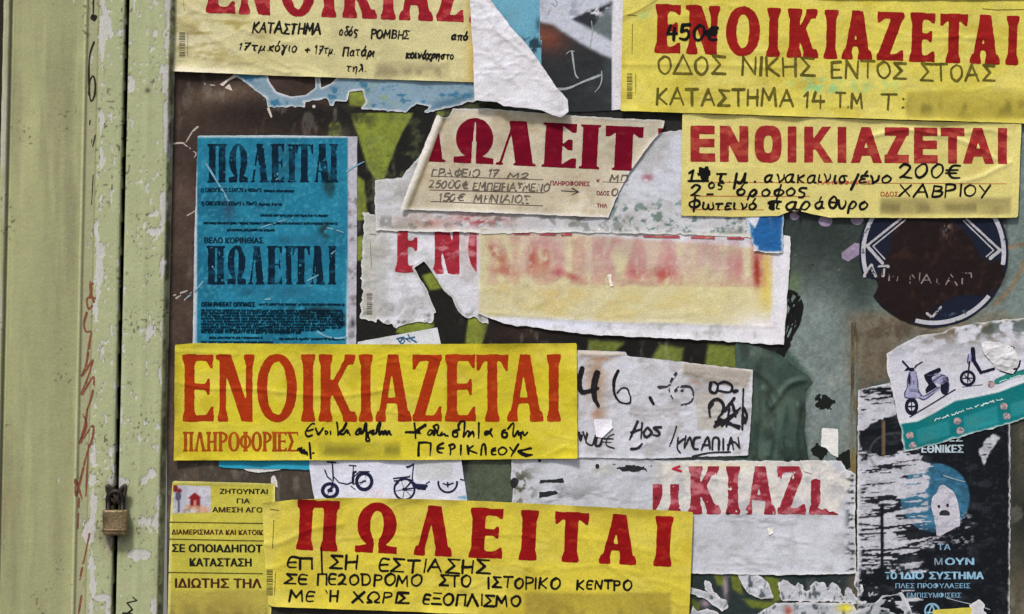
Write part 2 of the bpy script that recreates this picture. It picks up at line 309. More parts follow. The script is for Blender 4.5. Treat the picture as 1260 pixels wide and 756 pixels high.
# ------------------------------------------------------------------ handwriting
_S = {
'Α': (.8, 'l 0,0 .38,1 .76,0', 'l .14,.36 .64,.38'), 'Β': (.6, 'l .05,0 .05,1', 's .05,1 .5,.9 .45,.6 .08,.53', 's .08,.53 .6,.45 .52,.08 .05,0'),
'Γ': (.55, 'l .05,0 .05,1 .55,.98'), 'Δ': (.9, 'l 0,0 .45,1 .9,0 0,.02'), 'Ε': (.6, 'l .55,1 .06,.98 .04,0 .56,.03', 'l .05,.52 .45,.53'),
'Ζ': (.65, 'l .02,1 .6,1 .02,0 .64,.02'), 'Η': (.7, 'l .05,0 .05,1', 'l .62,0 .64,1', 'l .05,.48 .63,.52'), 'Θ': (.7, 's .35,1 .03,.6 .1,.1 .5,.02 .68,.5 .55,.95 .33,1', 'l .15,.5 .55,.5'),
'Ι': (.14, 'l .07,0 .08,1'), 'Κ': (.66, 'l .05,0 .07,1', 'l .6,1 .1,.46 .64,0'), 'Λ': (.72, 'l 0,0 .36,1 .72,0'), 'Μ': (.85, 'l .02,0 .1,1 .42,.35 .72,1 .82,0'),
'Ν': (.72, 'l .04,0 .06,1 .62,.02 .66,1'), 'Ξ': (.62, 'l .05,1 .58,.97', 'l .1,.52 .5,.52', 'l 0,.03 .62,.02'), 'Ο': (.72, 's .36,1 .06,.7 .1,.18 .4,0 .68,.35 .62,.85 .34,1'),
'Π': (.72, 'l .05,0 .07,.98 .64,1 .66,0'), 'Ρ': (.58, 'l .06,-.05 .06,1', 's .06,1 .5,.95 .52,.6 .08,.46'), 'Σ': (.68, 'l .64,.96 .05,1 .42,.52 0,.02 .68,0'),
'Τ': (.68, 'l 0,.98 .68,1', 'l .34,.98 .33,0'), 'Υ': (.66, 'l 0,1 .32,.5', 'l .66,1 .16,-.1'), 'Φ': (.7, 's .35,.8 .04,.6 .1,.25 .4,.15 .68,.4 .6,.75 .33,.8', 'l .36,1.1 .34,-.2'),
'Χ': (.7, 'l 0,1 .66,0', 'l .66,1 .02,0'), 'Ω': (.8, 's .05,.02 .3,.1 .05,.5 .3,1 .6,.95 .75,.5 .5,.1 .78,.02'),
'ε': (.45, 's .42,.62 .15,.66 .12,.42 .3,.36 .08,.28 .08,.03 .42,.08'), 'έ': (.45, 's .42,.62 .15,.66 .12,.42 .3,.36 .08,.28 .08,.03 .42,.08', 'l .25,.8 .35,1.05'), 'э': (.5, 's .5,.9 .15,.95 .04,.5 .12,.08 .5,.05', 'l .06,.5 .45,.52'),
'α': (.6, 's .5,.62 .3,.66 .05,.4 .12,.03 .36,.1 .5,.6', 's .5,.66 .46,.1 .6,.03'), 'ά': (.6, 's .5,.62 .3,.66 .05,.4 .12,.03 .36,.1 .5,.6', 's .5,.66 .46,.1 .6,.03', 'l .3,.8 .4,1.1'),
'γ': (.5, 's .02,.6 .2,.5 .25,0 .15,-.4 .1,-.1 .25,.1 .5,.66'), 'δ': (.5, 's .5,1 .15,.95 .35,.6 .45,.2 .2,0 .04,.3 .3,.6'), 'ζ': (.45, 's .4,.95 .1,.5 .1,.1 .4,.05 .3,-.25'),
'η': (.5, 's .03,.6 .1,.4 .08,0', 's .1,.4 .3,.68 .42,.5 .4,-.3'), 'θ': (.5, 's .25,1 .04,.6 .1,.1 .35,.02 .46,.5 .4,.9 .25,1', 'l .08,.5 .45,.5'),
'ι': (.2, 's .08,.62 .06,.1 .18,.02'), 'κ': (.5, 'l .06,.65 .06,0', 's .46,.65 .12,.32 .46,0'), 'λ': (.5, 's .02,.95 .15,.95 .45,.02', 'l .25,.5 .02,0'), 'μ': (.55, 'l .05,-.35 .1,.65', 's .08,.15 .3,.02 .44,.6', 's .44,.62 .44,.1 .55,.03'),
'ν': (.45, 's .02,.65 .12,.4 .18,.02', 's .18,.02 .4,.3 .42,.65'), 'ο': (.5, 's .25,.65 .04,.4 .12,.03 .36,.06 .46,.4 .25,.65'), 'ό': (.5, 's .25,.65 .04,.4 .12,.03 .36,.06 .46,.4 .25,.65', 'l .25,.8 .35,1.1'),
'π': (.6, 's 0,.55 .15,.66 .6,.66', 'l .18,.62 .12,0', 's .45,.64 .42,.1 .55,.02'), 'ρ': (.5, 's .02,-.35 .1,.3 .3,.66 .48,.4 .3,.02 .1,.1'), 'σ': (.55, 's .55,.66 .2,.62 .04,.3 .2,0 .44,.2 .3,.6'),
'ς': (.45, 's .42,.62 .15,.66 .05,.4 .35,.2 .3,-.15 .1,-.15'), 'τ': (.45, 'l 0,.64 .45,.66', 's .22,.64 .2,.1 .34,.02'), 'υ': (.5, 's .02,.65 .1,.1 .3,.02 .46,.4 .42,.66'), 'φ': (.6, 's .3,.62 .04,.4 .14,.04 .4,.04 .56,.35 .3,.62', 'l .32,1 .26,-.35'),
'χ': (.5, 's 0,.65 .2,.5 .3,.05 .5,-.2', 'l .48,.65 .02,-.2'), 'ω': (.7, 's .05,.62 .03,.1 .25,.03 .34,.5 .4,.03 .64,.1 .62,.64'), 'ώ': (.7, 's .05,.62 .03,.1 .25,.03 .34,.5 .4,.03 .64,.1 .62,.64'),
'0': (.62, 's .3,1 .04,.6 .1,.12 .34,0 .58,.4 .52,.9 .3,1'), '1': (.25, 'l 0,.75 .18,1 .16,0'), '2': (.6, 's .05,.75 .25,1 .5,.8 .3,.35 .05,.08 .2,.1 .6,.02'), '3': (.5, 's .05,.95 .45,.9 .2,.52 .48,.3 .3,0 .03,.08'),
'4': (.62, 'l .2,1 .02,.4 .6,.42', 'l .46,.8 .42,-.05'), '5': (.55, 'l .52,1 .14,.98 .08,.56', 's .08,.56 .42,.62 .5,.25 .3,0 .03,.08'), '7': (.55, 'l .02,.97 .5,1 .18,0', 'l .12,.5 .42,.54'), '6': (.5, 's .4,1 .08,.5 .1,.06 .4,.04 .42,.4 .1,.4'),
'€': (.75, 's .72,.95 .35,.95 .15,.5 .3,.06 .72,.05', 'l 0,.62 .6,.64', 'l 0,.4 .55,.42'), '.': (.12, 'l .05,.02 .08,.05'), ':': (.14, 'l .05,.1 .09,.13', 'l .07,.65 .1,.68'), "'": (.15, 'l 0,1.05 .12,.8'),
'+': (.5, 'l .02,.4 .48,.42', 'l .25,.7 .25,.12'), '/': (.3, 'l .3,1.05 0,-.15'), ' ': (.45,), '-': (.4, 'l 0,.45 .4,.47'), 'd': (.7, 'l .1,1 .12,0', 's .02,1 .5,.95 .66,.5 .5,.1 .1,0'), 'z': (.6, 's .05,.85 .3,1 .5,.75 .3,.3 .02,.03 .3,.1 .6,.02'),
'ß': (.8, 'l .66,.85 .05,.45 .8,.2', 'l .8,.2 .3,0 .5,.3')}
def catmull(P, n=6):
    P = [P[0]] + P + [P[-1]]; out = []
    for i in range(1, len(P) - 2):
        p0, p1, p2, p3 = map(np.array, P[i - 1:i + 3])
        for k in range(n):
            t = k / n; out.append(tuple(0.5 * (2 * p1 + (p2 - p0) * t + (2 * p0 - 5 * p1 + 4 * p2 - p3) * t * t + (3 * p1 - p0 - 3 * p2 + p3) * t ** 3)))
    out.append(tuple(P[-2])); return out
def word_strokes(text, x0, x1, yb, h, slope=0, slant=0, seed=0, jit=.05):
    rnd = random.Random(seed * 31 + len(text)); pen = 0; raw = []
    for ch in text:
        g = _S[ch]; jx, jy, js = rnd.uniform(-jit, jit), rnd.uniform(-jit, jit), 1 + rnd.uniform(-jit, jit) * 1.4; rot = rnd.uniform(-1, 1) * jit
        for sdef in g[1:]:
            k, *pts = sdef.split(); P = [tuple(map(float, p.split(','))) for p in pts]
            P = [(a + rnd.uniform(-.015, .015), b + rnd.uniform(-.02, .02)) for a, b in P]
            if k == 's' and len(P) > 2: P = catmull(P)
            raw.append([(pen + jx + a * js + slant * b + rot * b, b * js + jy) for a, b in P])
        pen += g[0] + .17
    a = np.concatenate([np.array(s) for s in raw]); mn, mxx = a[:, 0].min(), a[:, 0].max(); k = (x1 - x0) / max(mxx - mn, .01)
    return [[(x0 + (p - mn) * k, yb + slope * (p - mn) * k - q * h) for p, q in s] for s in raw]
PEN = 1.16
def stroke_part(strokes, r, st=.7, seed=0, dry=0):
    a = np.concatenate([np.array(s) for s in strokes]); m = r + 2
    xs, ys = grid(a[:, 0].min() - m, a[:, 1].min() - m, a[:, 0].max() + m, a[:, 1].max() + m, st)
    X, Y = np.meshgrid(xs, ys)
    rnd = random.Random(seed * 7 + len(strokes)); F = np.full(X.shape, -9.)
    for s in strokes:
        n = len(s) - 1; ph = rnd.uniform(0, 6); w0 = rnd.uniform(.85, 1.1); tp = rnd.uniform(.55, .95); L = [0]
        for p, q in zip(s[:-1], s[1:]): L.append(L[-1] + math.hypot(q[0] - p[0], q[1] - p[1]))
        for k in range(n):
            p, q = s[k], s[k + 1]; a = (L[k] + L[k + 1]) / 2; e = min(1, (L[-1] - a) / (r * 5 + .01)); m2 = r * 1.6 + 2.5
            rr = r * PEN * w0 * (.9 + .18 * math.sin(a / (r * 5 + 2) + ph)) * (tp + (1 - tp) * e)
            i0 = max(int((min(p[0], q[0]) - m2 - xs[0]) / st), 0); i1 = int((max(p[0], q[0]) + m2 - xs[0]) / st) + 2
            j0 = max(int((min(p[1], q[1]) - m2 - ys[0]) / st), 0); j1 = int((max(p[1], q[1]) + m2 - ys[0]) / st) + 2
            F[j0:j1, i0:i1] = np.maximum(F[j0:j1, i0:i1], rr - segd(X[j0:j1, i0:i1], Y[j0:j1, i0:i1], [p, q]))
    F = F + r * .28 * (noise(X, Y, 3, 3, seed) - .5)
    if dry: F = np.minimum(F, (fbm(X, Y, 5, 5, seed + 1, 3) - dry) * 6)
    F[0] = F[-1] = -1; F[:, 0] = F[:, -1] = -1
    return xs, ys, F
def hand(T, words, r, col, name='handwriting', dry=0, slope=0, slant=0, st=.7, lift=.45, jit=.05, var=.12):
    parts = []
    for i, w in enumerate(words):
        if isinstance(w[0], str):
            t, x0, x1, yb, h = w[:5]; parts.append(stroke_part(word_strokes(t, x0, x1, yb, h, slope, slant, i + len(t), jit), w[5] if len(w) > 5 else r, st, i, dry))
        else: parts.append(stroke_part(w[0], w[1] if len(w) > 1 else r, st, i, dry))
    cf = lambda x, y: solid(x, col) * (1 + var * 2 * (fbm(x, y, 6, seed=8) - .5))[..., None]
    nm = {'handwriting': 'handwritten_word'}.get(name, name)
    if name in ('small_print', 'bicycle_print', 'scooter_print', 'tape_glint_scratch', 'scratch', 'red_scribble', 'sideways_scrawl'):
        o = build(nm, parts, cf, lambda x, y: T.h(x, y) + lift, M_pen, T); o['kind'] = 'stuff'; return o
    return [build(nm, [p], cf, lambda x, y: T.h(x, y) + lift, M_pen, T) for p in parts]
# ------------------------------------------------------------------ small type set with the built-in font
_tc = bpy.data.curves.new('type', 'FONT'); _to = bpy.data.objects.new('type', _tc); C.objects.link(_to)
_gl = {}
def ftext(T, lines, name='printed_line', slope=0.0, lift=.3):
    for text, x0, x1, yt, yb, col, bold in lines:
        if text not in _gl:
            _tc.body = text; _tc.resolution_u = 3
            dg = bpy.context.evaluated_depsgraph_get(); dg.update(); eo = _to.evaluated_get(dg); me = eo.to_mesh()
            _gl[text] = (np.array([v.co[:2] for v in me.vertices]), [list(p.vertices) for p in me.polygons]); eo.to_mesh_clear()
        co, pl = _gl[text]; V = []; Lp = []; St = []; Cc = []; nv = nl = 0
        mn, mxx = co.min(0), co.max(0); w = bold * 16
        for k, (ox, oy) in enumerate([(0, 0), (w, 0), (w / 2, w / 2.5)] if bold else [(0, 0)]):
            x = x0 + ox + (co[:, 0] - mn[0]) / (mxx[0] - mn[0]) * (x1 - x0 - w); y = yb - oy - (co[:, 1] - mn[1]) / (mxx[1] - mn[1]) * (yb - yt - w / 2.5) + slope * (x - x0)
            d = T.h(x, y) + lift + .06 * k
            V.append(np.stack([(x - 630) / 1000 - T.L[0], -d / 1000 - T.L[1], H0 + (378 - y) / 1000 - T.L[2]], 1)); Cc.append(lin(np.tile(col, (len(x), 1)) * (1 + .2 * (noise(x, y, 5, 5, 2) - .5))[:, None]))
            for p in pl: Lp += [q + nv for q in p]; St.append(nl); nl += len(p)
            nv += len(x)
        mesh_from(name, np.concatenate(V), Lp, St, np.concatenate(Cc), M_ink, T)
def barcode(T, x0, y0, x1, y1, slope=0, col=(60, 58, 50), seed=0, vertical=True, name='barcode'):
    rnd = random.Random(seed); parts = []; y = y0
    polys = []
    while y < y1:
        w = rnd.choice([.7, .7, 1.1, 1.7]); polys.append([(x0, y), (x1, y), (x1, y + w), (x0, y + w)]); y += w + rnd.choice([.7, .8, 1.4])
    f = lambda X, Y: np.max([np.minimum(np.minimum(X - p[0][0], p[1][0] - X), np.minimum(Y - p[0][1], p[2][1] - Y)) for p in polys], axis=0)
    parts.append(fpart(lambda X, Y: f(X + slope * (Y - y0), Y), (x0 - 3, y0 - 2, x1 + 3, y1 + 3), .5))
    o = build(name, parts, lambda x, y: solid(x, col), lambda x, y: T.h(x, y) + .25, M_ink, T); o['kind'] = 'stuff'; return o
def rules(T, segs, r, col, name='printed_rule', lift=.25):
    parts = [stroke_part([s], r, .6, 1) for s in segs]
    return [build(name, [p], lambda x, y: solid(x, col), lambda x, y: T.h(x, y) + lift, M_ink, T) for p in parts]
def shapes(T, fields, name, col, st=.8, mat_=None, lift=.3):
    cf = col if callable(col) else (lambda x, y: solid(x, col) * (1 + .15 * (noise(x, y, 5, 5, 3) - .5))[..., None])
    return [build(name, [fpart(f, bb, st)], cf, lambda x, y: T.h(x, y) + lift, mat_ or M_ink, T) for f, bb in fields]
def smudge(c, x, y, x0, y0, x1, y1, col, a, seed):     # number rubbed out and smeared
    m = sm(-2.5, 4, np.minimum(np.minimum(x - x0, x1 - x), np.minimum(y - y0, y1 - y)) + 3 * (fbm(x, y, 16, 8, seed + 2, 3) - .5))
    c = mx(c, col, m * a * (.45 + .55 * np.clip(fbm(x, y, 60, 22, seed, 2), 0, 1)))
    q = np.exp(-((y - (y0 * .42 + y1 * .58)) / ((y1 - y0) * .30)) ** 2) * sm(.42, .62, fbm(x, y, 15, 30, seed + 4, 2))
    return mx(c, np.array(col) * .74, m * .62 * q)
def folds(x, y, x0, y0, x1, y1, n, seed, amp=.7):          # sharp little creases of pasted paper
    rnd = random.Random(seed); h = 0 * x
    for _ in range(n):
        a, b_ = rnd.uniform(x0, x1), rnd.uniform(y0, y1); th = rnd.choice([0, 0, 1]) * rnd.uniform(-.5, .5) + rnd.uniform(-.35, .35); L = rnd.uniform(20, 90)
        P = [(a + L * t * math.cos(th) + rnd.uniform(-2, 2), b_ + L * t * math.sin(th) + rnd.uniform(-4, 4)) for t in (0, .35, .7, 1)]
        h = h + amp * rnd.uniform(.5, 1.2) * np.clip(1 - segd(x, y, catmull(P, 3)) / rnd.uniform(2.5, 5), 0, 1) ** 1.4
    return h
# ================================================================== THE DOOR (two metal leaves) and its painted panel
def u_of(x, y): return x - (630 - x) * .0066 + 0.0225 * y      # the leaf faces stand about 20 mm proud of the panel, so they look wider set
def frame_h(x, y):
    u = u_of(x, y)
    K = [(-600, 16), (-30, 16), (-14, 15), (-9, 3), (0, 2), (2.5, 6), (4, 21), (7, 23), (11, 22), (13.5, 14), (16, 14), (19, 16.5), (60, 16.3), (101, 16.5), (104, 19), (106.5, 18.5), (109, 16.2), (119, 16.2), (123, 20), (127, 21), (150, 21), (152.8, 20), (154.3, 12), (155, -14), (157, -14), (157.6, 12), (159, 20), (161.5, 21), (178, 20.6), (184, 21.6), (190, 20.6), (204, 20.6), (209, 19.5), (212, 13), (213.5, -0.8), (400, -0.8)]
    return np.interp(u, [k[0] for k in K], [k[1] for k in K]) + .25 * (fbm(x, y, 60, 140, 21, 3) - .5) - .55 * chip_mask(x, y)
def chip_mask(x, y):
    u = u_of(x, y); n = fbm(x, y, 9, 26, 31, 5)
    n = n - .118 - .10 * (u < 112)
    w = .25 * np.exp(-((u - 127.5) / 3.6) ** 2) + .24 * np.exp(-((u - 206) / 4) ** 2) + .15 * np.exp(-((u - 160) / 3.5) ** 2) * sm(250, 420, y) + .10 * np.exp(-((u - 148) / 9) ** 2) * sm(450, 600, y) + .08 * np.exp(-((u - 190) / 22) ** 2) * sm(420, 640, y) * sm(.5, .6, noise(x, y, 60, 60, 6))
    w = w + .10 * np.exp(-((u - 5) / 4) ** 2) * 0
    k = np.maximum(sm(.60, .645, n + w), sm(.83, .87, noise(x, y, 4, 5, 33)) * (u > 122) * sm(.45, .55, fbm(x, y, 40, 90, 34)))
    for cx, cy, a, b in ((164, 107, 4, 9), (172, 681, 14, 7), (189, 582, 5, 6), (193, 286, 8, 5), (117, 590, 5, 7), (112, 655, 8, 14), (128, 734, 10, 5), (131, 42, 5, 8), (126, 310, 6, 10), (148, 592, 12, 6)):
        k = np.maximum(k, sm(-1, .8, ell(x, y, cx, cy, a, b) + 5 * (fbm(x, y, 5, 5, 41, 3) - .5)))
    return k
def frame_c(x, y):
    u = u_of(x, y); c = solid(x, (152, 153, 112))
    c = mx(c, (140, 142, 104), .8 * sm(.4, .7, fbm(x, y, 26, 320, 22)) * (u < 104)); c = mx(c, (166, 167, 124), .6 * sm(.5, .75, fbm(x, y, 14, 160, 23)))
    c = mx(c, (152, 140, 100), .35 * sm(.5, .75, fbm(x, y, 60, 90, 27)) * sm(350, 650, y) * (u < 104))
    c = mx(c, (160, 168, 132), .6 * (u > 122)); c = mx(c, (148, 148, 122), .45 * ((u > 107) & (u < 121)))
    c = mx(c, (176, 172, 158), .8 * ((u > 3) & (u < 12)) * sm(.3, .6, fbm(x, y, 5, 60, 24)))
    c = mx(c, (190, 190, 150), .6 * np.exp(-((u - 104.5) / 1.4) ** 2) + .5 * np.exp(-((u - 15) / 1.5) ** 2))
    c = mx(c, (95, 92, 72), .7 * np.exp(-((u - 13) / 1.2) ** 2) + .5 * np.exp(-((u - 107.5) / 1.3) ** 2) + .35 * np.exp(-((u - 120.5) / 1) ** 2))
    c = mx(c, (112, 108, 84), .35 * sm(.55, .8, fbm(x, y, 26, 260, 25)) * (u < 104))
    m = chip_mask(x, y)
    c = mx(c, (84, 80, 62), .65 * sm(.02, .3, m) * (1 - sm(.3, .7, m)) + .8 * sm(.80, .86, noise(x, y, 3, 3, 26)) * sm(.5, .7, fbm(x, y, 24, 60, 28)))
    c = mx(c, (182, 180, 178), .9 * sm(.35, .75, m))
    c = mx(c, (78, 70, 56), .9 * sm(.3, .7, fbm(x, y, 4, 12, 29)) * np.exp(-((u - 211.5) / 2.3) ** 2))
    c = mx(c, (24, 21, 16), ((u > 154.0) & (u < 158)) * 1.0); c = mx(c, (34, 28, 22), (u < 2) * (u > -12) * .95)  # both gaps coloured near-black, their deep shade put into the colour
    c = mx(c, (206, 200, 205), .8 * sm(-.5, .8, ell(x, y, 205, 323, 2.2, 3)))
    c = mx(c, (84, 66, 44), .55 * blob(x, y, 142, 668, 12, 16) * sm(.3, .6, fbm(x, y, 5, 14, 35)) + .7 * blob(x, y, 145, 606, 13, 12) * sm(.3, .5, fbm(x, y, 6, 6, 36))); c = mx(c, (60, 52, 44), .8 * blob(x, y, 184, 113, 3, 3) + .5 * blob(x, y, 120, 116, 2, 4) + .45 * blob(x, y, 146, 655, 22, 10))
    return c
def span(*p):
    return np.unique(np.concatenate([np.arange(a, b, s) for a, b, s in p] + [np.array([p[-1][1]], float)]).astype(float))
ysd = span((-700, -40, 20), (-40, 800, 1.7), (800, 1760, 20))
xsl = span((-620, -20, 12), (-20, 165, .9)); xsr = span((130, 220, .9))
DL = Thing('door_leaf', 'pale green metal door leaf left of the gap, red zigzag scribble down its edge', 'door', 60, 378)
DR = Thing('door_leaf', 'door leaf with green stile and dark panel, right of the gap, papered with notices', 'door', 700, 378)
DR.h = frame_h; DL.h = frame_h
def prt(xs, ys, f):
    X, Y = np.meshgrid(xs, ys); return xs, ys, f(X, Y)
build('sheet_metal', [prt(xsl, ysd, lambda X, Y: 156 - u_of(X, Y))], frame_c, frame_h, M_paint, DL)
build('stile', [prt(xsr, ysd, lambda X, Y: np.minimum(u_of(X, Y) - 156, 214.5 - u_of(X, Y)))], frame_c, frame_h, M_paint, DR)
# pen scribbles on the door
Z3 = lambda P, ox=0, oy=0, s=3.0: [(630 + (ox + a / s - 630) / 1.0055, 378 + (oy + b / s - 378) / 1.0055) for a, b in P]
ST = lambda P, ox, oy, s=3.0: catmull(Z3(P, ox, oy, s), 5)
hand(DL, [([ST([(343, -10), (343, 20), (342, 60)], 0, 0)], .8), ([ST([(345, 155), (330, 200), (326, 260), (328, 330), (333, 372), (346, 355), (350, 310), (342, 280), (330, 300), (326, 350)], 0, 0)], 1.0),
          ([ST([(330, 445), (329, 460)], 0, 0), ST([(350, 500), (340, 540)], 0, 0), ST([(337, 515), (336, 530)], 0, 0)], .8), ([ST([(342, 645), (336, 756)], 0, 0)], .6)], .9, (44, 40, 30), 'pen_scribble', lift=.3)
shapes(DL, [(lambda X, Y: ell(X, Y, 117.5, 23.5, 4.2, 4) + 1.5 * (noise(X, Y, 3, 3, 5) - .5), (110, 17, 125, 31))], 'pen_blot', (38, 34, 28), .6)
hand(DL, [([ST([(330, 285), (335, 330), (345, 360), (325, 385), (320, 345), (352, 345)], 0, 252), ST([(340, 290), (330, 340)], 0, 252)], 1.2),
          ([ST([(318, 400), (308, 440), (315, 468), (335, 470), (330, 500), (316, 590), (300, 632), (342, 575), (318, 650), (300, 700), (345, 635), (340, 700), (320, 756)], 0, 252)], 1.2),
          ([ST([(305, 20), (318, 60), (292, 125), (342, 60), (340, 110), (320, 160), (300, 240), (280, 320), (278, 260), (300, 330)], 0, 504), ST([(325, 130), (315, 320)], 0, 504), ST([(290, 330), (285, 440)], 0, 504), ST([(330, 460), (292, 628)], 0, 504), ST([(298, 690), (288, 756)], 0, 504)], 1.15),
          ([ST([(320, 0), (312, 60), (296, 110)], 0, 504)], 1.5)], .8, (120, 74, 58), 'red_scribble', lift=.3, dry=.28)
hand(DR, [([[(158, 754), (165.5, 748), (159, 740), (171, 737)], [(171, 737), (166, 733)], [(154, 752.5), (165, 754)]], 1.0)], 1, (36, 34, 28), 'pen_scribble', lift=.3)

Z3 = lambda P, ox=0, oy=0, s=3.0: [(ox + a / s, oy + b / s) for a, b in P]
# ---- the panel behind the posters
def base_c(x, y):
    c = solid(x, (92, 102, 98))
    n = fbm(x, y, 50, seed=51); n2 = fbm(x, y, 14, seed=52, o=4)
    c = mx(c, (56, 44, 38), sm(500, 420, x)); c = mx(c, (66, 60, 52), sm(500, 420, x) * sm(520, 590, y) * .9)
    c = mx(c, (112, 94, 78), .85 * blob(x, y, 262, 122, 60, 15, -14)); c = mx(c, (36, 28, 25), .85 * blob(x, y, 320, 144, 100, 18, 8) + .6 * blob(x, y, 250, 95, 60, 8)); c = mx(c, (92, 74, 68), .55 * blob(x, y, 222, 230, 12, 40) * n * 1.6)  # lighter streak paints the sheen into the brown, dark patches around it
    c = mx(c, (96, 80, 70), .75 * (x < 245) * n * sm(200, 300, y))
    # lime and black graffiti behind the papers
    lime = (116, 126, 48)
    c = mx(c, (25, 25, 22), sm(395, 425, x) * sm(640, 600, x) * sm(610, 560, y))
    def L(P, col=lime, s=1.5, a=1): return lambda c: mx(c, col, a * sm(-s, s, polyd(x, y, P) + 2.5 * (n2 - .5)))
    for P in ([(430, 137), (508, 139), (487, 180), (468, 232), (452, 205)], [(425, 100), (452, 98), (450, 132), (430, 130)], [(404, 148), (420, 150), (418, 170), (404, 168)], [(438, 215), (448, 222), (452, 270), (436, 272)], [(436, 292), (446, 290), (446, 320), (438, 322)], [(490, 400), (532, 386), (534, 402), (520, 412), (486, 410)], [(576, 388), (602, 396), (590, 432), (572, 432)], [(519, 339), (537, 334), (546, 354), (529, 358)], [(538, 138), (546, 138), (543, 150)]):
        c = L(P)(c)
    c = mx(c, (96, 104, 62), .5 * sm(.5, .7, n2) * sm(395, 425, x) * sm(640, 600, x) * sm(300, 240, y))
    c = mx(c, (22, 22, 20), sm(2.5, .5, segd(x, y, [(430, 138), (470, 137), (512, 138)]) + 2 * (n2 - .5)) * 1.0)
    c = mx(c, (26, 24, 22), .9 * sm(.35, .6, n2) * blob(x, y, 395, 145, 50, 18) * 1.6)
    c = mx(c, (96, 92, 76), .5 * blob(x, y, 420, 165, 14, 10))
    # band under the faded white sheet
    m = sm(590, 610, x) * sm(960, 930, x) * sm(385, 400, y) * sm(480, 455, y); c = mx(c, (24, 23, 21), m)
    for P in ([(724, 418), (768, 422), (750, 440), (722, 434)], [(812, 424), (842, 428), (838, 450), (800, 446)], [(872, 424), (940, 428), (930, 455), (868, 452)]): c = mx(c, (108, 118, 50), .95 * sm(-3, 3, polyd(x, y, P) + 3 * (n2 - .5)))
    c = mx(c, (70, 46, 38), .5 * blob(x, y, 640, 410, 40, 12))
    # grey-green right part
    g = sm(930, 960, x); c = mx(c, (112, 124, 121), g * sm(300, 430, y)); c = mx(c, (40, 48, 45), g * sm(385, 290, y + 30 * (n - .5)) * .92)
    c = mx(c, (90, 112, 62), .5 * blob(x, y, 977, 348, 9, 13)); c = mx(c, (48, 58, 54), .85 * blob(x, y, 1058, 340, 28, 62) + .6 * sm(1052, 1060, x) * sm(1100, 1090, x) * sm(400, 440, y) * sm(500, 490, y))
    c = mx(c, (60, 78, 70), .95 * sm(-5, 5, polyd(x, y, [(922, 430), (965, 425), (992, 455), (1000, 470), (990, 500), (995, 568), (918, 568)]))); c = mx(c, (38, 50, 46), .8 * blob(x, y, 938, 488, 14, 48) + .6 * blob(x, y, 962, 540, 18, 16)); c = mx(c, (88, 112, 100), .7 * blob(x, y, 950, 545, 4, 26, -18) + .5 * blob(x, y, 984, 462, 12, 6, -30) + .6 * blob(x, y, 945, 470, 3, 30, 14))
    c = mx(c, (24, 26, 24), sm(.36, .5, n2) * sm(-2, 2, polyd(x, y, [(930, 420), (974, 418), (966, 450), (958, 476), (944, 470)])) )
    c = mx(c, (74, 82, 66), sm(572, 582, x) * sm(634, 628, x) * sm(560, 566, y) * sm(640, 620, y))
    # bottom strip under the peeling sheets
    b = sm(700, 708, y) * sm(840, 848, x) * sm(1064, 1056, x); c = mx(c, (40, 50, 50), b)
    for P in ([(878, 706), (890, 707), (893, 722), (884, 720)], [(900, 706), (912, 710), (914, 732), (902, 726)], [(940, 708), (958, 712), (962, 738), (952, 742)], [(915, 738), (955, 742), (950, 752), (925, 748)], [(848, 735), (862, 742), (860, 756), (848, 756)]): c = mx(c, (98, 108, 40), .95 * sm(-2, 2, polyd(x, y, P) + 3 * (n2 - .5)))
    c = mx(c, (178, 150, 170), .8 * blob(x, y, 893, 725, 3, 14) + .8 * blob(x, y, 868, 742, 6, 6))
    c = mx(c, (44, 42, 38), sm(320, 345, x) * sm(860, 840, x) * sm(735, 745, y))
    # top dark areas between posters
    c = mx(c, (36, 36, 34), sm(695, 705, x) * sm(848, 838, x) * sm(125, 135, y) * sm(190, 175, y))
    # brown grime and swirls at right
    c = mx(c, (104, 90, 72), .75 * sm(.35, .6, n + .25 * blob(x, y, 1090, 420, 50, 40)) * sm(1030, 1060, x) * sm(375, 395, y)); c = mx(c, (70, 60, 48), .7 * sm(.5, .65, n2) * blob(x, y, 1098, 412, 48, 30))
    c = mx(c, (104, 118, 114), sm(1236, 1244, x) * sm(400, 380, y)); c = mx(c, (122, 104, 82), .9 * sm(3.2, 1.4, segd(x, y, [(1238, 306), (1252, 302), (1290, 298)])) + .9 * sm(4, 1.5, segd(x, y, catmull([(1225, 374), (1238, 362), (1250, 346), (1262, 320)]))))
    c = mx(c, (72, 66, 54), .8 * sm(1048, 1056, x) * sm(1062, 1056, x) * sm(480, 500, y))
    # dark olive strip bottom right
    q = sm(1241, 1243, x) * sm(505, 512, y); c = mx(c, (66, 64, 55), q); c = mx(c, (36, 38, 36), q * .85 * blob(x, y, 1262, 640, 22, 40) + q * .5 * blob(x, y, 1244, 560, 8, 60)); c = mx(c, (86, 80, 64), q * .7 * sm(690, 720, y))
    c = mx(c, (146, 144, 134), .30 * sm(.58, .7, fbm(x, y, 12, 34, 208)) * sm(.4, .6, fbm(x, y, 70, 70, 209))); c = mx(c, (28, 26, 24), .55 * sm(.955, .985, noise(x, y, 3.2, 3.2, 210))); c = mx(c, (150, 146, 140), .5 * sm(.975, .995, noise(x, y, 3, 3, 211)))
    c = c * (1 + .28 * (n - .5) + .22 * (noise(x, y, 3, 3, 54) - .5))[..., None]
    return c
xsb = span((205, 1262, 2.0), (1262, 1900, 30)); ysb = span((-700, -40, 30), (-40, 800, 2.0), (800, 1760, 30))
base_h = lambda x, y: .5 * (fbm(x, y, 200, seed=60, o=2) - .5) + .12 * (noise(x, y, 8, 8, 61) - .5)
DR.h = base_h
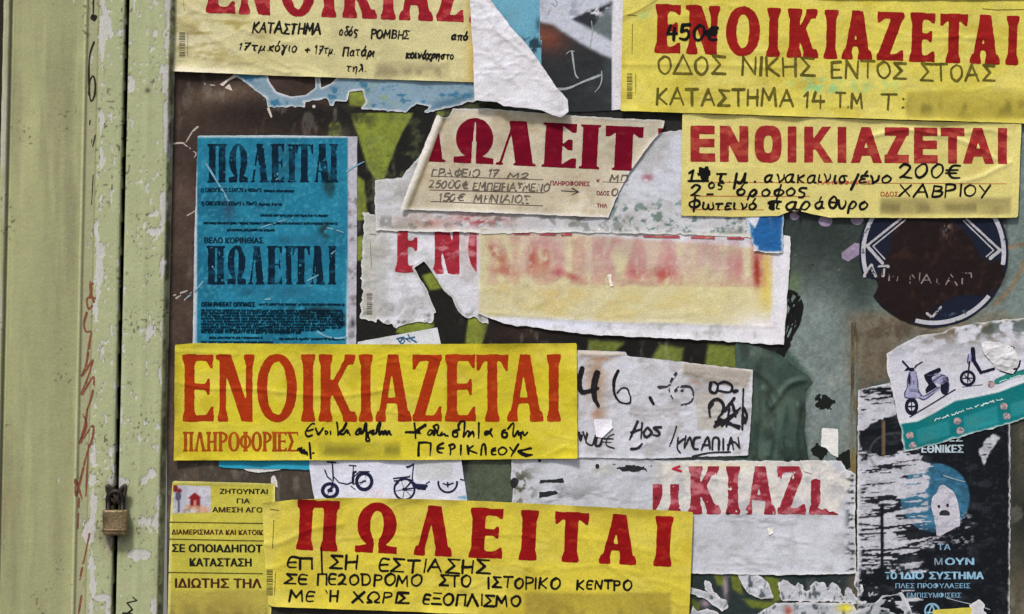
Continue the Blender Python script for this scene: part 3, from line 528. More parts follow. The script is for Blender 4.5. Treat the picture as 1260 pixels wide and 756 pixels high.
build('panel', [prt(xsb, ysb, lambda X, Y: 1 + 0 * X)], base_c, base_h, M_panel, DR)
# rust-stained cover strip and the seams
def strip_c(x, y):
    c = solid(x, (98, 90, 68)); c = mx(c, (74, 62, 48), sm(.45, .65, fbm(x, y, 5, 30, 62))); c = mx(c, (104, 114, 108), .85 * sm(.48, .58, fbm(x, y, 4, 22, 64)))
    return mx(c, (122, 108, 60), .7 * sm(540, 580, y))
build('cover_strip', [fpart(lambda X, Y: polyd(X, Y, [(1048, 398), (1055, 396), (1053, 620), (1046, 620)]) + 1.6 * (fbm(X, Y, 5, 14, 63) - .5), (1040, 390, 1062, 625), 1)], strip_c, lambda x, y: 1.0 + 0 * x, M_panel, DR, .8)
shapes(DR, [(lambda X, Y: polyd(X, Y, [(1052.5, 560), (1055.5, 560), (1055, 706), (1051.5, 706)]) + 4.2 * (fbm(X, Y, 9, 3, 66) - .5), (1040, 550, 1066, 712)),  # seam between panels drawn as a dark strip; real splashes follow
            (lambda X, Y: ell(X, Y, 1015, 495, 11, 9) + 13 * (fbm(X, Y, 5, 5, 67) - .52), (998, 480, 1032, 510)), (lambda X, Y: ell(X, Y, 1009, 556, 10, 9) + 14 * (fbm(X, Y, 6, 5, 68) - .52), (992, 540, 1026, 572)),
            (lambda X, Y: polyd(X, Y, [(1030, 565), (1046, 548), (1050, 575), (1036, 580)]) + 8 * (fbm(X, Y, 6, 6, 69) - .5), (1020, 540, 1056, 588))], 'splash_and_seam', (27, 30, 27), .8)
shapes(DR, [(lambda X, Y: np.minimum(polyd(X, Y, catmull([(966, 357), (978, 360), (988, 374), (986, 394), (978, 408), (970, 430), (960, 446), (950, 446), (962, 420), (966, 400), (966, 357)], 5)) + 3 * (noise(X, Y, 4, 4, 9) - .5), 9 * (fbm(X + Y * .35, Y, 4.5, 26, 198, 3) - .47) + 3 * sm(412, 425, Y)), (944, 350, 994, 452)), (lambda X, Y: polyd(X, Y, [(944, 446), (966, 440), (968, 462), (956, 474), (946, 464)]) + 8 * (fbm(X, Y, 6, 6, 199) - .5), (936, 432, 976, 482))], 'brush_mark', (22, 24, 22), .8)
hand(DR, [([catmull([(968, 358), (980, 362), (987, 376), (984, 396), (976, 410), (968, 425)])], 1.6), ([catmull([(970, 372), (978, 390), (974, 412)])], 1.2), ([catmull([(966, 366), (972, 376), (986, 382)])], .9), ([catmull([(984, 372), (974, 384), (968, 402), (966, 430)])], 1.1), ([catmull([(970, 404), (980, 398), (984, 384)])], 1.0), ([catmull([(971, 364), (976, 384), (970, 400)])], 1.0), ([[(984, 366), (970, 394)]], .7)], 1.2, (24, 26, 24), 'pen_scribble', dry=.28)
shapes(DR, [(lambda X, Y: polyd(X, Y, [(1036, 311), (1052, 299), (1060, 300), (1060, 312), (1044, 322), (1036, 318)]), (1030, 294, 1066, 326)), (lambda X, Y: ell(X, Y, 1016, 272, 8.5, 7), (1004, 262, 1028, 282)), (lambda X, Y: ell(X, Y, 1055, 270, 8, 7), (1044, 260, 1066, 282)), (lambda X, Y: ell(X, Y, 978, 266, 6, 5), (968, 258, 988, 275))], 'lilac_dab', (136, 122, 144), .8)
# scratches in the glossy brown paint
shapes(DR, [(lambda X, Y: polyd(X, Y, [(286, 93), (297, 92), (280, 100), (274, 106), (270, 104)]), (265, 88, 302, 110)), (lambda X, Y: polyd(X, Y, [(276, 108), (282, 103), (286, 112)]), (270, 100, 290, 115)), (lambda X, Y: polyd(X, Y, [(328, 133), (331, 132), (335, 144), (333, 145)]), (325, 129, 339, 149)),
            (lambda X, Y: ell(X, Y, 386, 131, 2, 2), (380, 125, 392, 137))], 'paint_chip', (196, 184, 172), .7)
hand(DR, [([ST([(205, 95), (240, 102), (268, 105)], 200, 80, 4.2)], .8), ([ST([(180, 320), (150, 350), (120, 400)], 200, 80, 4.2)], .9), ([ST([(45, 408), (90, 403), (110, 406)], 200, 80, 4.2)], 1.1), ([ST([(110, 410), (170, 455), (160, 480)], 200, 80, 4.2)], .7), ([ST([(640, 335), (690, 318)], 0, 252), ST([(680, 352), (712, 320), (755, 285)], 0, 252), ST([(650, 345), (665, 335)], 0, 252)], 1.0),
          ([ST([(690, 130), (740, 102)], 0, 252 - 30)], .7)], .8, (168, 158, 150), 'scratch', dry=.36)

# ================================================================== helper for whole notices
G_Y = 'yellow and red letting notices pasted on the door'
SERIF = dict(s=13.5, t=8.5, b=8, e=2.8, hs=5, k=2.2, tw=.75)
RED1 = (158, 34, 36)

# --- torn pale blue remnant at the top
T = Thing('torn_poster', 'torn pale blue poster remnant under the cream notice at upper left', 'poster', 440, 110, 0)
P = [(287, 84), (287, 92), (300, 99), (312, 110), (328, 122), (330, 131), (375, 132), (376, 125), (402, 122), (405, 131), (410, 132), (412, 125), (426, 126), (432, 118), (442, 114), (447, 120), (444, 134), (470, 136), (500, 138), (512, 127), (530, 131), (520, 139), (548, 134), (592, 122), (592, 80)]
def remh(X, Y): 
    return np.minimum.reduce([-polyd(X, Y, q) for q in ([(326, 80), (331, 100), (340, 113), (358, 119), (376, 117), (388, 108), (387, 80)], [(394, 80), (394, 97), (395, 108), (407, 103), (416, 94), (420, 80)], [(430, 113), (446, 111), (450, 126), (443, 134), (426, 130)])])
def rem_c(x, y):
    c = solid(x, (122, 146, 162)); c = mx(c, (50, 104, 134), .9 * sm(.62, .74, fbm(x, y, 12, 7, 71) + .28 * blob(x, y, 306, 92, 24, 8) + .25 * blob(x, y, 352, 128, 22, 5))); c = mx(c, (126, 146, 110), .8 * sm(.5, .62, fbm(x, y, 11, 8, 70)) * blob(x, y, 470, 118, 22, 14)); c = mx(c, (146, 160, 174), .8 * sm(2.5, .5, np.abs(remh(x, y)) - 1)); c = mx(c, (54, 92, 118), .7 * blob(x, y, 552, 126, 28, 5, -14) + .6 * blob(x, y, 300, 97, 18, 2.6, 22)); return paper_tex(x, y, 7, c, .04)
sheet(T, P, rem_c, .8, torn=2.2, ts=7, seed=7, holes=remh, st=1.5)
# --- bright blue sheet between flap and photo poster
T = Thing('torn_poster', 'plain light blue sheet between the white flap and the dark photo poster', 'poster', 630, 60, 0)
sheet(T, [(590, -40), (668, -40), (666, 78), (664, 100), (648, 96), (600, 100)], lambda x, y: paper_tex(x, y, 8, mx(solid(x, (104, 160, 182)), (40, 62, 74), .9 * sm(.42, .6, fbm(x, y, 7, 7, 72)) * blob(x, y, 655, 55, 13, 9) * 2 + .7 * blob(x, y, 662, 30, 3, 8)), .03), .8, torn=.8, seed=8)
# --- photo poster
T = Thing('photo_poster', 'dark photographic poster with a white diagonal beam, left of the top right yellow notice', 'poster', 715, 60, 0)
def ph_c(x, y):
    n = fbm(x, y, 12, seed=73); c = solid(x, (40, 42, 44)); c = mx(c, (58, 66, 68), sm(.4, .7, fbm(x, y, 40, seed=74)) * .8)
    c = mx(c, (112, 60, 46), .95 * blob(x, y, 672, 45, 26, 17, 20)); c = mx(c, (92, 102, 104), sm(0, 4, polyd(x, y, [(705, 24), (765, 0), (765, 62), (735, 48)])))
    c = mx(c, (178, 182, 194), sm(-3, 3, polyd(x, y, [(660, -50), (765, -50), (765, -4), (742, 8), (722, 16), (706, 24), (730, 38), (765, 58), (765, 78), (730, 62), (700, 44), (680, 30), (660, 26)]) + 3 * (n - .5)))
    c = mx(c, (120, 126, 140), .6 * sm(.5, .7, n) * (y < 20)); c = mx(c, (34, 36, 42), .9 * sm(-1, 3, polyd(x, y, [(704, 24), (722, 12), (750, 6), (742, 16), (728, 36)]) + 5 * (n - .5)))
    c = mx(c, (206, 204, 214), .9 * sm(.55, .62, fbm(x, y, 6, 3, 75)) * blob(x, y, 735, 14, 16, 6, -20) * 1.3)
    c = mx(c, (204, 202, 210), sm(753.5, 754.5, x - (y - 0) * -.01)); return paper_tex(x, y, 9, c, .02)
sheet(T, [(664, -40), (776, -40), (774, 134), (760, 135), (753, 136), (665, 140)], ph_c, 1.0, torn=.6, seed=9, mat_=M_gloss, hf=lambda x, y: wrinkle(x, y, 9, .4, 30))
hand(T, [([ST([(625, 320), (635, 400), (645, 460), (662, 485)], 580, 0, 5.04)], .9), ([ST([(530, 552), (600, 548), (700, 505), (805, 465)], 580, 0, 5.04)], 1.2), ([ST([(808, 440), (808, 500), (790, 545), (765, 572)], 580, 0, 5.04)], .7), ([ST([(588, 335), (612, 318), (640, 318)], 580, 0, 5.04)], .6), ([ST([(745, 130), (750, 200), (735, 300)], 580, 0, 5.04)], .6), ([ST([(500, 20), (520, 38), (532, 20), (520, -8)], 580, 0, 5.04)], .5), ([ST([(485, 65), (478, 82)], 580, 0, 5.04)], .7)], .8, (150, 156, 156), 'scratch', dry=.2)

# --- cream notice top left
T = Thing('letting_notice', 'cream notice at top left with cropped red capitals and small black handwriting', 'notice', 400, 40, 0, G_Y)
def tl_c(x, y):
    c = solid(x, (196, 188, 138)); c = mx(c, (204, 198, 166), .8 * blob(x, y, 225, 60, 60, 60)); c = mx(c, (150, 136, 78), .8 * sm(.47, .68, fbm(x, y, 34, 12, 76)) * blob(x, y, 270, 45, 50, 32) * 1.5); c = mx(c, (182, 154, 84), .8 * sm(568, 584, x)); c = mx(c, (222, 214, 192), .8 * sm(8, 2, 88 + (x - 212) * .038 - y) * sm(330, 250, x))
    c = smudge(c, x, y, 459, 76, 554, 97, (168, 158, 118), .8, 31); return paper_tex(x, y, 11, c, .05)
tlh = lambda x, y: folds(x, y, 212, -20, 380, 85, 16, 5, .7) + folds(x, y, 380, 0, 580, 95, 6, 6, .4) + wrinkle(x, y, 11, .9, 40) * sm(380, 240, x) + wrinkle(x, y, 12, .35, 60) + 1.4 * sm(12, 0, 88 + (x - 212) * .038 - y) * sm(300, 230, x) + crease(x, y, [(215, 20), (300, 70)], .7, 6)
sheet(T, [(213, -56), (580, -42), (583.5, 101.5), (400, 95.5), (280, 91), (240, 89.5), (212, 88)], tl_c, 3.6, tlh, curl=2.4, torn=.4, seed=11)
b = lambda x: 16.3 + (x - 270) * .037; t = lambda x: b(x) - 68
letters(T, [('Ε', 253, 289), ('Ν', 292, 335), ('Ο', 345, 388), ('Ι', 395.5, 414), ('Κ', 421, 464), ('Ι', 468.5, 487), ('Α', 491, 533), ('Ζ', 537, 570), ('Ε', 577, 612)], t, b, dict(SERIF, s=13), ink((138, 26, 36), .3, under=(186, 84, 80), thr=.48), clip=lambda X, Y: 582.5 - X)
hand(T, [('ΚΑΤΑΣΤΗΜΑ', 311, 394, 40, 12.5, 1.1), ('οδός', 418, 440, 43.5, 11, .9), ('ΡΟΜΒΗΣ', 457, 504, 47, 10.5, .95), ('από', 556, 575, 49, 9, 1.1), ('17τμ.', 295, 329, 61.5, 9, .9), ('κόγιο', 331, 365, 63, 11, .95), ('+', 376, 381, 65, 8), ('17τμ.', 388, 412, 66, 10, .85), ('Πατάρι', 422, 460, 68.5, 10.5, .95), ('κοινόχρηστο', 500, 558, 71.5, 9, 1.15), ('τηλ.', 427, 450, 88, 9, .95)], 1.0, (28, 26, 24), slope=.03, slant=.16, dry=.12)
barcode(T, 220.5, 40, 228, 71, col=(108, 104, 78)); rules(T, [[(231, 40), (231, 70)], [(225.5, -5), (227, 14)]], .35, (120, 116, 88))

# --- blue handbill
T = Thing('blue_handbill', 'blue photocopied sale handbill behind clear tape, left side of the door panel', 'handbill', 340, 296, 0)
def bl_c(x, y):
    u = x - (y - 167) * -.012; n = fbm(x, y, 30, seed=78)
    c = solid(x, (24, 108, 136)); c = mx(c, (34, 124, 150), .7 * sm(.4, .7, n)); c = mx(c, (18, 88, 114), .7 * sm(.5, .75, fbm(x, y, 46, seed=79)))
    c = mx(c, (60, 140, 164), .6 * sm(.64, .8, noise(x, y, 3, 3, 80)))
    c = mx(c, (20, 48, 52), .95 * sm(-2, 3, ell(x, y, 405, 226, 7.5, 17) + 6 * (fbm(x, y, 7, 7, 82) - .55)) * .8 + .9 * sm(.3, .6, fbm(x, y, 7, 7, 81)) * blob(x, y, 401, 284, 9, 9) * 1.4 + .8 * sm(.38, .55, fbm(x, y, 9, 5, 83)) * blob(x, y, 385, 385, 32, 8) * 1.5 + .9 * sm(.4, .55, fbm(x, y, 5, 5, 81)) * blob(x, y, 421, 397, 9, 8) * 1.6 + .5 * sm(.5, .6, n) * blob(x, y, 370, 196, 40, 14))
    c = mx(c, (40, 66, 88), .7 * blob(x, y, 281, 258, 7, 14))
    edge = polyd(x, y, [(242, 168.5), (428.5, 169), (426.5, 430), (241, 430)])
    wcol = mx(solid(x, (184, 196, 204)), (170, 168, 178), sm(427, 429, x)); m = sm(.6, -.4, edge)[..., None]; c = c * (1 - m) + wcol * m
    c = mx(c, (92, 84, 80), .6 * sm(.55, .7, fbm(x, y, 8, 8, 84)) * sm(427, 430, x)); c = mx(c, (46, 44, 50), .9 * blob(x, y, 434, 398, 3, 6))
    c = smudge(c, x, y, 343, 288, 398, 301, (32, 100, 126), .9, 33); c = smudge(c, x, y, 288, 352, 384, 367, (32, 98, 124), .9, 34)
    return c * (1 + .10 * (noise(x, y, 2.4, 2.4, 85) - .5))[..., None]
sheet(T, [(243, 167), (340, 166.5), (439.5, 168), (439, 300), (438, 432), (237, 432), (239, 300)], bl_c, 1.0, lambda x, y: wrinkle(x, y, 13, .5, 50) + 1.2 * sm(4, 0, x - 238), torn=.5, seed=13, mat_=M_gloss)
DID = dict(s=8.2, t=2.2, b=2.2, e=1.8, hs=1.6, k=.8, tw=1.0, fl=.6, gap=.06)
NB = ink((6, 30, 46), .3, 5, under=(20, 80, 104), thr=.5)
def blclip(X, Y): return 9 * (fbm(X, Y, 5, 5, 86) - .26)
letters(T, [('Π', 255, 279), ('Ω', 281, 305), ('Λ', 308, 331), ('Ε', 332.5, 349.5), ('Ι', 353.5, 364.5), ('Τ', 363.5, 385), ('Α', 386, 406), ('Ι', 405, 416)], lambda x: 177.5, lambda x: 224.5, DID, NB, st=.8, wob=.5, clip=blclip)
letters(T, [('Π', 254, 277), ('Ω', 279, 302.5), ('Λ', 305, 326), ('Ε', 328, 347), ('Ι', 350, 360), ('Τ', 359.6, 381), ('Α', 381, 400), ('Ι', 403, 414)], lambda x: 303, lambda x: 350, DID, NB, st=.8, wob=.5, clip=blclip)
def scrawl_lines(seed, rows, r=.75):
    rnd = random.Random(seed); out = []
    for x0, x1, y, h in rows:
        x = x0; st = []
        while x < x1:
            w = rnd.uniform(6, 18); w = min(w, x1 - x)
            P = []; q = x
            while q < x + w: P.append((q, y + rnd.uniform(-h / 2, h / 2))); q += rnd.uniform(.7, 1.5)
            if len(P) > 1: st.append(P)
            x += w + rnd.uniform(1.5, 3)
        out.append((st, r))
    return out
SP = (2, 30, 46)
def gib(rnd, n):
    out = ''
    while len(out) < n: out += ''.join(rnd.choice('αεηιοντρσκλμπ') for _ in range(rnd.choice([2, 3, 5, 6, 7, 9]))) + ' '
    return out[:n].strip()
rg = random.Random(4)
ftext(T, [('ΒΕΛΟ ΚΟΡΙΝΘΙΑΣ', 251, 324, 292, 299.5, (10, 38, 54), .06), ('1) ΟΙΚΟΠΕΔΟ 2.547,75 x 400m^2', 247, 322, 231, 238, SP, .04), ('2) ΟΙΚΟΠΕΔΟ 235m^2 x 70m^2', 247, 316, 247.5, 254.5, SP, .04)])
ftext(T, [(gib(rg, 18).upper(), 247, 314, 371.5, 377.5, SP, .09)] + [(gib(rg, int((b_ - a_) / 2.35)), a_, b_, y_ - 2.8, y_ + 2.0, SP, .075) for a_, b_, y_ in ((324, 362, 235.5), (318, 347, 252), (247, 423, 385.7), (247, 423, 392.5), (247, 423, 399.5), (247, 400, 406.3), (320, 405, 265.5), (250, 415, 275), (279, 338, 283.5), (318, 424, 375), (247, 422, 382.4), (247, 424, 389), (249, 424, 396), (247, 422, 403), (247, 370, 409.5), (257, 324, 416), (343, 424, 417.5), (247, 336, 421.5))], slope=.004)
hand(T, [([ST([(125, 225), (150, 262), (200, 345), (240, 410), (278, 470)], 230, 160, 5.4)], 1.0), ([ST([(1062, 275), (1120, 240), (1178, 210)], 230, 160, 5.4)], .8), ([ST([(490, 650), (560, 625), (640, 602), (705, 585)], 230, 160, 5.4)], .8), ([ST([(930, 650), (1000, 668), (1060, 690)], 230, 160, 5.4)], .7), ([ST([(0, 412), (50, 375), (90, 325), (118, 290)], 230, 290, 5.4)], .9), ([ST([(870, 640), (920, 668), (990, 682), (1060, 676)], 230, 290, 5.4)], 1.0), ([ST([(520, 425), (572, 418)], 230, 290, 5.4)], .9), ([ST([(960, 122), (985, 100)], 230, 290, 5.4)], .7), ([ST([(800, 300), (872, 262)], 230, 290, 5.4)], .8), ([ST([(815, 340), (828, 336)], 230, 290, 5.4)], 1.1), ([ST([(168, 205), (172, 214)], 230, 290, 5.4)], 1.1), ([ST([(590, 330), (610, 318), (600, 290)], 230, 160, 5.4)], .7)], .8, (112, 156, 176), 'tape_glint_scratch', lift=.6, dry=.36)  # pale strokes painted for highlights and scratches on the clear tape

# --- white notice with ENO, black gash of bare paint
T = Thing('letting_notice', 'dirty white notice with a red fragment of lettering and a black torn gash, mid left', 'notice', 520, 335, 0, 'torn white letting notices')
def en_c(x, y):
    c = solid(x, (202, 202, 209)); c = mx(c, (174, 174, 172), .8 * sm(452, 462, x) * sm(484, 470, x) * sm(398, 385, y)); c = mx(c, (176, 174, 164), .8 * sm(463, 461, x)); c = mx(c, (150, 152, 150), .6 * sm(.5, .7, fbm(x, y, 26, seed=88)) * sm(580, 500, x)); c = mx(c, (84, 86, 80), .8 * sm(.52, .7, fbm(x, y, 9, 9, 89)) * sm(370, 400, y))
    c = mx(c, (206, 172, 178), .8 * blob(x, y, 585, 300, 16, 30)); c = mx(c, (120, 118, 116), .6 * sm(3, 0, np.abs(polyd(x, y, GASH)) - 1)); return paper_tex(x, y, 17, c, .1)
GASH = [(510, 330), (522, 321), (531, 334), (546, 358), (556, 366), (564, 384), (572, 390), (577, 404), (577, 440), (534, 440), (534, 402), (536, 384), (526, 358), (515, 340)]
def en_holes(X, Y): return -polyd(X, Y, GASH) + 2 * (fbm(X, Y, 7, 7, 90) - .5)
sheet(T, [(448, 263), (462, 263), (600, 255), (602, 400), (585, 392), (560, 388), (535, 386), (533, 398), (520, 396), (500, 398), (488, 404), (470, 396), (444, 392), (445, 330)], en_c, 1.2, lambda x, y: wrinkle(x, y, 17, .7, 40) + .8 * sm(6, 0, np.abs(polyd(x, y, GASH))), torn=4, ts=8, seed=17, holes=en_holes, st=1.5)
S2 = dict(SERIF, s=13, k=2)
letters(T, [('Ε', 486, 517), ('Ν', 530, 568), ('Ο', 576, 616)], lambda x: 268 + (x - 500) * .02, lambda x: 335 + (x - 500) * .04, S2, ink((146, 38, 50), .4, 6, under=(190, 130, 136), thr=.48), clip=lambda X, Y: np.minimum(np.minimum(en_holes(X, Y) - 3, Y - 280), np.minimum(586.5 - X, 10 * (fbm(X, Y, 8, 8, 91) - .24) + 9 * sm(505, 490, X) - 13 * blob(X, Y, 514, 318, 8, 18) + 6)))
barcode(T, 451, 361, 458, 386, col=(90, 88, 84), seed=2); rules(T, [[(455.5, 298), (457, 329)], [(454, 288), (463, 289)]], .35, (110, 106, 100))
# dark painted streak in the gash
# --- faded wet yellow notice on white sheet
T = Thing('faded_notice', 'rain-faded yellow notice with washed-out red letters on a wide white sheet', 'notice', 780, 355, 0)
def fd_c(x, y):
    c = solid(x, (206, 205, 211)); n = fbm(x, y, 30, 18, 93)
    q = polyd(x, y, [(586, 280), (952, 306), (948, 402), (780, 397), (586, 389)]); yel = solid(x, (198, 190, 152)); yel = mx(yel, (190, 170, 100), .45 * sm(.45, .7, n) * sm(340, 370, y)); yel = mx(yel, (188, 164, 154), .8 * sm(350, 325, y) * sm(600, 640, x) * sm(.3, .6, fbm(x, y, 20, 50, 94))); yel = mx(yel, (200, 172, 66), .75 * blob(x, y, 941, 340, 7, 40)); yel = mx(yel, (210, 198, 140), .5 * blob(x, y, 860, 370, 70, 20))
    m = sm(-2.5, 2.5, q + 3 * (n - .5))[..., None]; c = c * (1 - m) + yel * m
    dn = fbm(x, y, 6, 9, 196, 4)
    for ch, a0, a1, al in (('Ν', 598, 640, .30), ('Ο', 646, 694, .34), ('Ι', 702, 722, .34), ('Κ', 728, 766, .4), ('Α', 768, 802, .4), ('Α', 803, 840, .42), ('Ζ', 846, 872, .18), ('Τ', 868, 892, .2), ('Α', 888, 920, .42), ('Ι', 922, 942, .5)):
        gf = glyph(ch, x - a0, 348 + (x - 640) * .01 - y, a1 - a0, 56, dict(s=12, t=8, b=7, e=2, hs=4, k=2, tw=.8))
        c = mx(c, (176, 122, 130), .8 * al * sm(-5, 3.5, gf + 5 * (dn - .5)))
        c = mx(c, (160, 88, 92), .5 * al * sm(-1.5, 1.2, gf + 7 * (dn - .56)) * sm(.35, .55, fbm(x, y, 14, 10, 212)))
        c = mx(c, (150, 96, 84), .45 * al * sm(1.4, .3, np.abs(gf + 4 * (dn - .5) + 1)) * sm(322, 345, y))
    for (cx, cy, a, bb, al, rot, col) in ((607, 311, 8, 7, .95, 30, (140, 44, 40)), (618, 320, 6, 7, .6, 30, (160, 96, 66)), (622, 333, 15, 6, .7, 8, (164, 90, 72)), (655, 318, 5, 14, .75, 4, (156, 84, 70)), (664, 325, 15, 14, .55, 10, (164, 92, 74)), (672, 318, 4, 14, .6, 0, (158, 80, 74)), (686, 336, 6, 8, .7, 25, (154, 78, 84)), (704, 341, 14, 4, .7, 20, (158, 72, 70)), (783, 335, 13, 9, .7, 0, (176, 92, 92)), (817, 338, 14, 8, .75, 0, (164, 66, 62)), (821, 322, 4, 16, .4, 0, (176, 90, 90)), (907, 330, 5, 14, .4, 20, (176, 90, 96)), (931, 330, 4, 19, .9, 0, (140, 40, 30)), (933, 344, 4, 7, .7, 0, (134, 44, 26)), (690, 362, 40, 10, .35, 0, (186, 150, 84)), (625, 356, 14, 12, .3, 0, (186, 156, 84))):
        al = al * sm(.25, .55, dn) * 1.1
        c = mx(c, col, al * blob(x, y, cx, cy, a, bb, rot))
    c = mx(c, (196, 202, 224), .5 * blob(x, y, 690, 400, 80, 7)); c = mx(c, (222, 218, 224), .8 * blob(x, y, 935, 400, 30, 14)); c = mx(c, (150, 150, 146), .5 * sm(.55, .75, fbm(x, y, 12, 12, 95)) * sm(392, 402, y)); return paper_tex(x, y, 19, c, .03)
sheet(T, [(590, 280), (760, 286), (973, 290), (970, 350), (965, 425), (850, 418), (740, 413), (690, 408), (650, 402), (625, 400), (588, 386)], fd_c, 1.8, lambda x, y: folds(x, y, 600, 300, 960, 410, 10, 9, .4) + wrinkle(x, y, 19, .5, 50) + 1.0 * sm(10, 0, polyd(x, y, [(560, 200), (975, 200), (965, 425), (740, 413), (588, 396)])) + crease(x, y, [(800, 396), (842, 397)], .8, 3) + crease(x, y, [(595, 384), (700, 394), (780, 397), (950, 402)], .5, 3), torn=1.6, ts=10, seed=19)
shapes(T, [(lambda X, Y: polyd(X, Y, [(747, 338), (753, 337), (752, 344), (755, 352), (751, 353)]), (742, 332, 760, 358)), (lambda X, Y: polyd(X, Y, [(735, 281), (739, 280), (738, 286), (734, 286)]), (730, 276, 744, 290))], 'paper_flake', (226, 218, 206), .8, M_paper, 1)
letters(T, [('Ι', 632, 652), ('Κ', 664, 706), ('Ζ', 792, 836), ('Ε', 850, 880), ('Τ', 895, 915)], lambda x: 286.4 + (x - 640) * .022, lambda x: 350, dict(S2, s=14, b=7), ink((170, 74, 84), .3, 6), name='lettering_fragment', clip=lambda X, Y: np.minimum(288.9 + (X - 640) * .022 - Y, 4 + 0 * X), lift=.8)
# --- upper white sheet
T = Thing('blank_sheet', 'grimy whitish blank sheet below the cream torn sale notice', 'sheet', 700, 230, 0)
def up_c(x, y):
    c = solid(x, (186, 187, 190)); c = mx(c, (196, 200, 214), .8 * blob(x, y, 815, 200, 60, 60)); c = mx(c, (150, 148, 142), .7 * sm(.42, .65, fbm(x, y, 34, 20, 96)) * sm(560, 480, x)); c = mx(c, (186, 160, 158), .75 * sm(.4, .6, fbm(x, y, 22, 10, 97)) * blob(x, y, 560, 272, 70, 12) * 1.4); c = mx(c, (166, 120, 104), .8 * sm(.3, .5, fbm(x, y, 10, 8, 98)) * blob(x, y, 525, 272, 14, 8) * 1.4); c = mx(c, (150, 80, 86), .75 * sm(.45, .6, fbm(x, y, 8, 4, 99)) * blob(x, y, 592, 270, 26, 8) * 1.7)
    c = mx(c, (96, 118, 112), .9 * sm(.57, .66, fbm(x, y, 7, 6, 100)) * sm(230, 262, y) * sm(740, 760, x)); c = mx(c, (172, 120, 134), .6 * blob(x, y, 797, 219, 7, 5) * sm(.4, .6, noise(x, y, 4, 4, 2)) * 2); c = mx(c, (100, 104, 98), .55 * sm(.6, .68, fbm(x, y, 9, 9, 101)) * sm(262, 270, y)); c = mx(c, (208, 204, 190), .8 * sm(4, 1, 284 + (x - 462) * .013 - y)); return paper_tex(x, y, 21, c, .1)
sheet(T, [(461, 222), (494, 218), (540, 165), (800, 175), (812, 163), (842, 160), (930, 200), (928, 292), (840, 288.5), (700, 286), (593, 288), (585, 286), (462, 284)], up_c, 2.5, lambda x, y: wrinkle(x, y, 21, .5, 40) + .7 * sm(6, 0, 286 - y), torn=1.6, ts=6, seed=21, st=1.6)
# --- yellowed cream notice sale (didone)
T = Thing('sale_notice', 'torn cream notice with crimson fat-face capitals and a rolled left edge', 'notice', 655, 200, 0)
def om_c(x, y):
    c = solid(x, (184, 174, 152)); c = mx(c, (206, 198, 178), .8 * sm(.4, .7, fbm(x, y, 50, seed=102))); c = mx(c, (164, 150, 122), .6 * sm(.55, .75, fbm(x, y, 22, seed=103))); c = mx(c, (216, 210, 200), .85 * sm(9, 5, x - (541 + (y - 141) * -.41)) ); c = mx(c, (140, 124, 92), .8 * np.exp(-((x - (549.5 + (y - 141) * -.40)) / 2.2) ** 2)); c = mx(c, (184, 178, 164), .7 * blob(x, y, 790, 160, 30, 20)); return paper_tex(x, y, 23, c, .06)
OMP = [(538, 141), (545, 145), (552, 144), (557, 134), (600, 134), (694, 142), (760, 146), (812, 148), (818, 149), (815, 160), (797, 181), (774, 213), (758, 244), (748.6, 268), (700, 266), (600, 262), (493, 258), (505, 225), (520, 185)]
def om_h(x, y):
    a = x - (541 + (y - 141) * -.41); return wrinkle(x, y, 23, .5, 50) + 3.2 * np.exp(-((a - 3) / 5) ** 2) + .8 * sm(5, 0, polyd(x, y, OMP))
sheet(T, OMP, om_c, 4.5, om_h, torn=.9, ts=6, seed=23, st=1.6)
DD = dict(s=21.5, t=3, b=3.2, e=3.2, hs=2.4, k=.6, tw=3.4, fl=.3, gap=.055)
omt = lambda x: 146.5 + (x - 580) * .05; omb = lambda x: 201.3 + (x - 580) * .047
CR = ink((104, 4, 28), .2, 7, under=(140, 50, 60))
letters(T, [('Λ', 500, 551), ('Ω', 557.5, 610), ('Λ', 610, 662), ('Ε', 666, 711), ('Ι', 712, 740), ('Τ', 743, 792), ('Α', 797, 840)], omt, omb, DD, CR, shear=.05, clip=lambda X, Y: np.minimum(T.field(X, Y), X - (548 - (Y - 141) * .36)), wob=.25)
hand(T, [('ΓΡΑΦΕΙΟ', 531, 590, 217, 9), ('17', 602, 614, 217, 8), ('Μ2', 624, 650, 220, 7), ('25000€', 528, 577, 231, 9), ('ΕΜΠΕΙΡΙΑΣΜΕΝΟ', 582, 676, 234, 9), ('150€', 541, 572, 247, 9), ('ΜΗΝΙΑΙΟΣ', 583, 652, 249, 9), ('ΜΠ', 750, 772, 224, 9), ('Ο', 753, 760, 241, 8)], .8, (96, 88, 78), slope=.02, slant=.15, dry=.3)
rules(T, [[(531, 217), (668, 221.5)], [(529, 234), (670, 237.5)], [(530, 248), (668, 253.5)], [(741, 224), (770, 225)]], .4, (90, 62, 60))
rules(T, [[(691, 235), (711, 236.5)], [(704, 232), (712, 236.5), (704, 240)]], .6, (70, 60, 58), 'printed_arrow')
ftext(T, [('ΠΛΗΡΟΦΟΡΙΕΣ', 677, 726, 222.5, 228.5, (122, 44, 58), .03), ('ΟΔΟΣ', 734, 750, 235, 240.5, (122, 44, 58), .03), ('ΤΗΛ', 734, 747, 250.5, 255.5, (122, 44, 58), .03), ('Κ', 734, 738, 220.5, 224, (122, 44, 58), .03)], slope=.02)
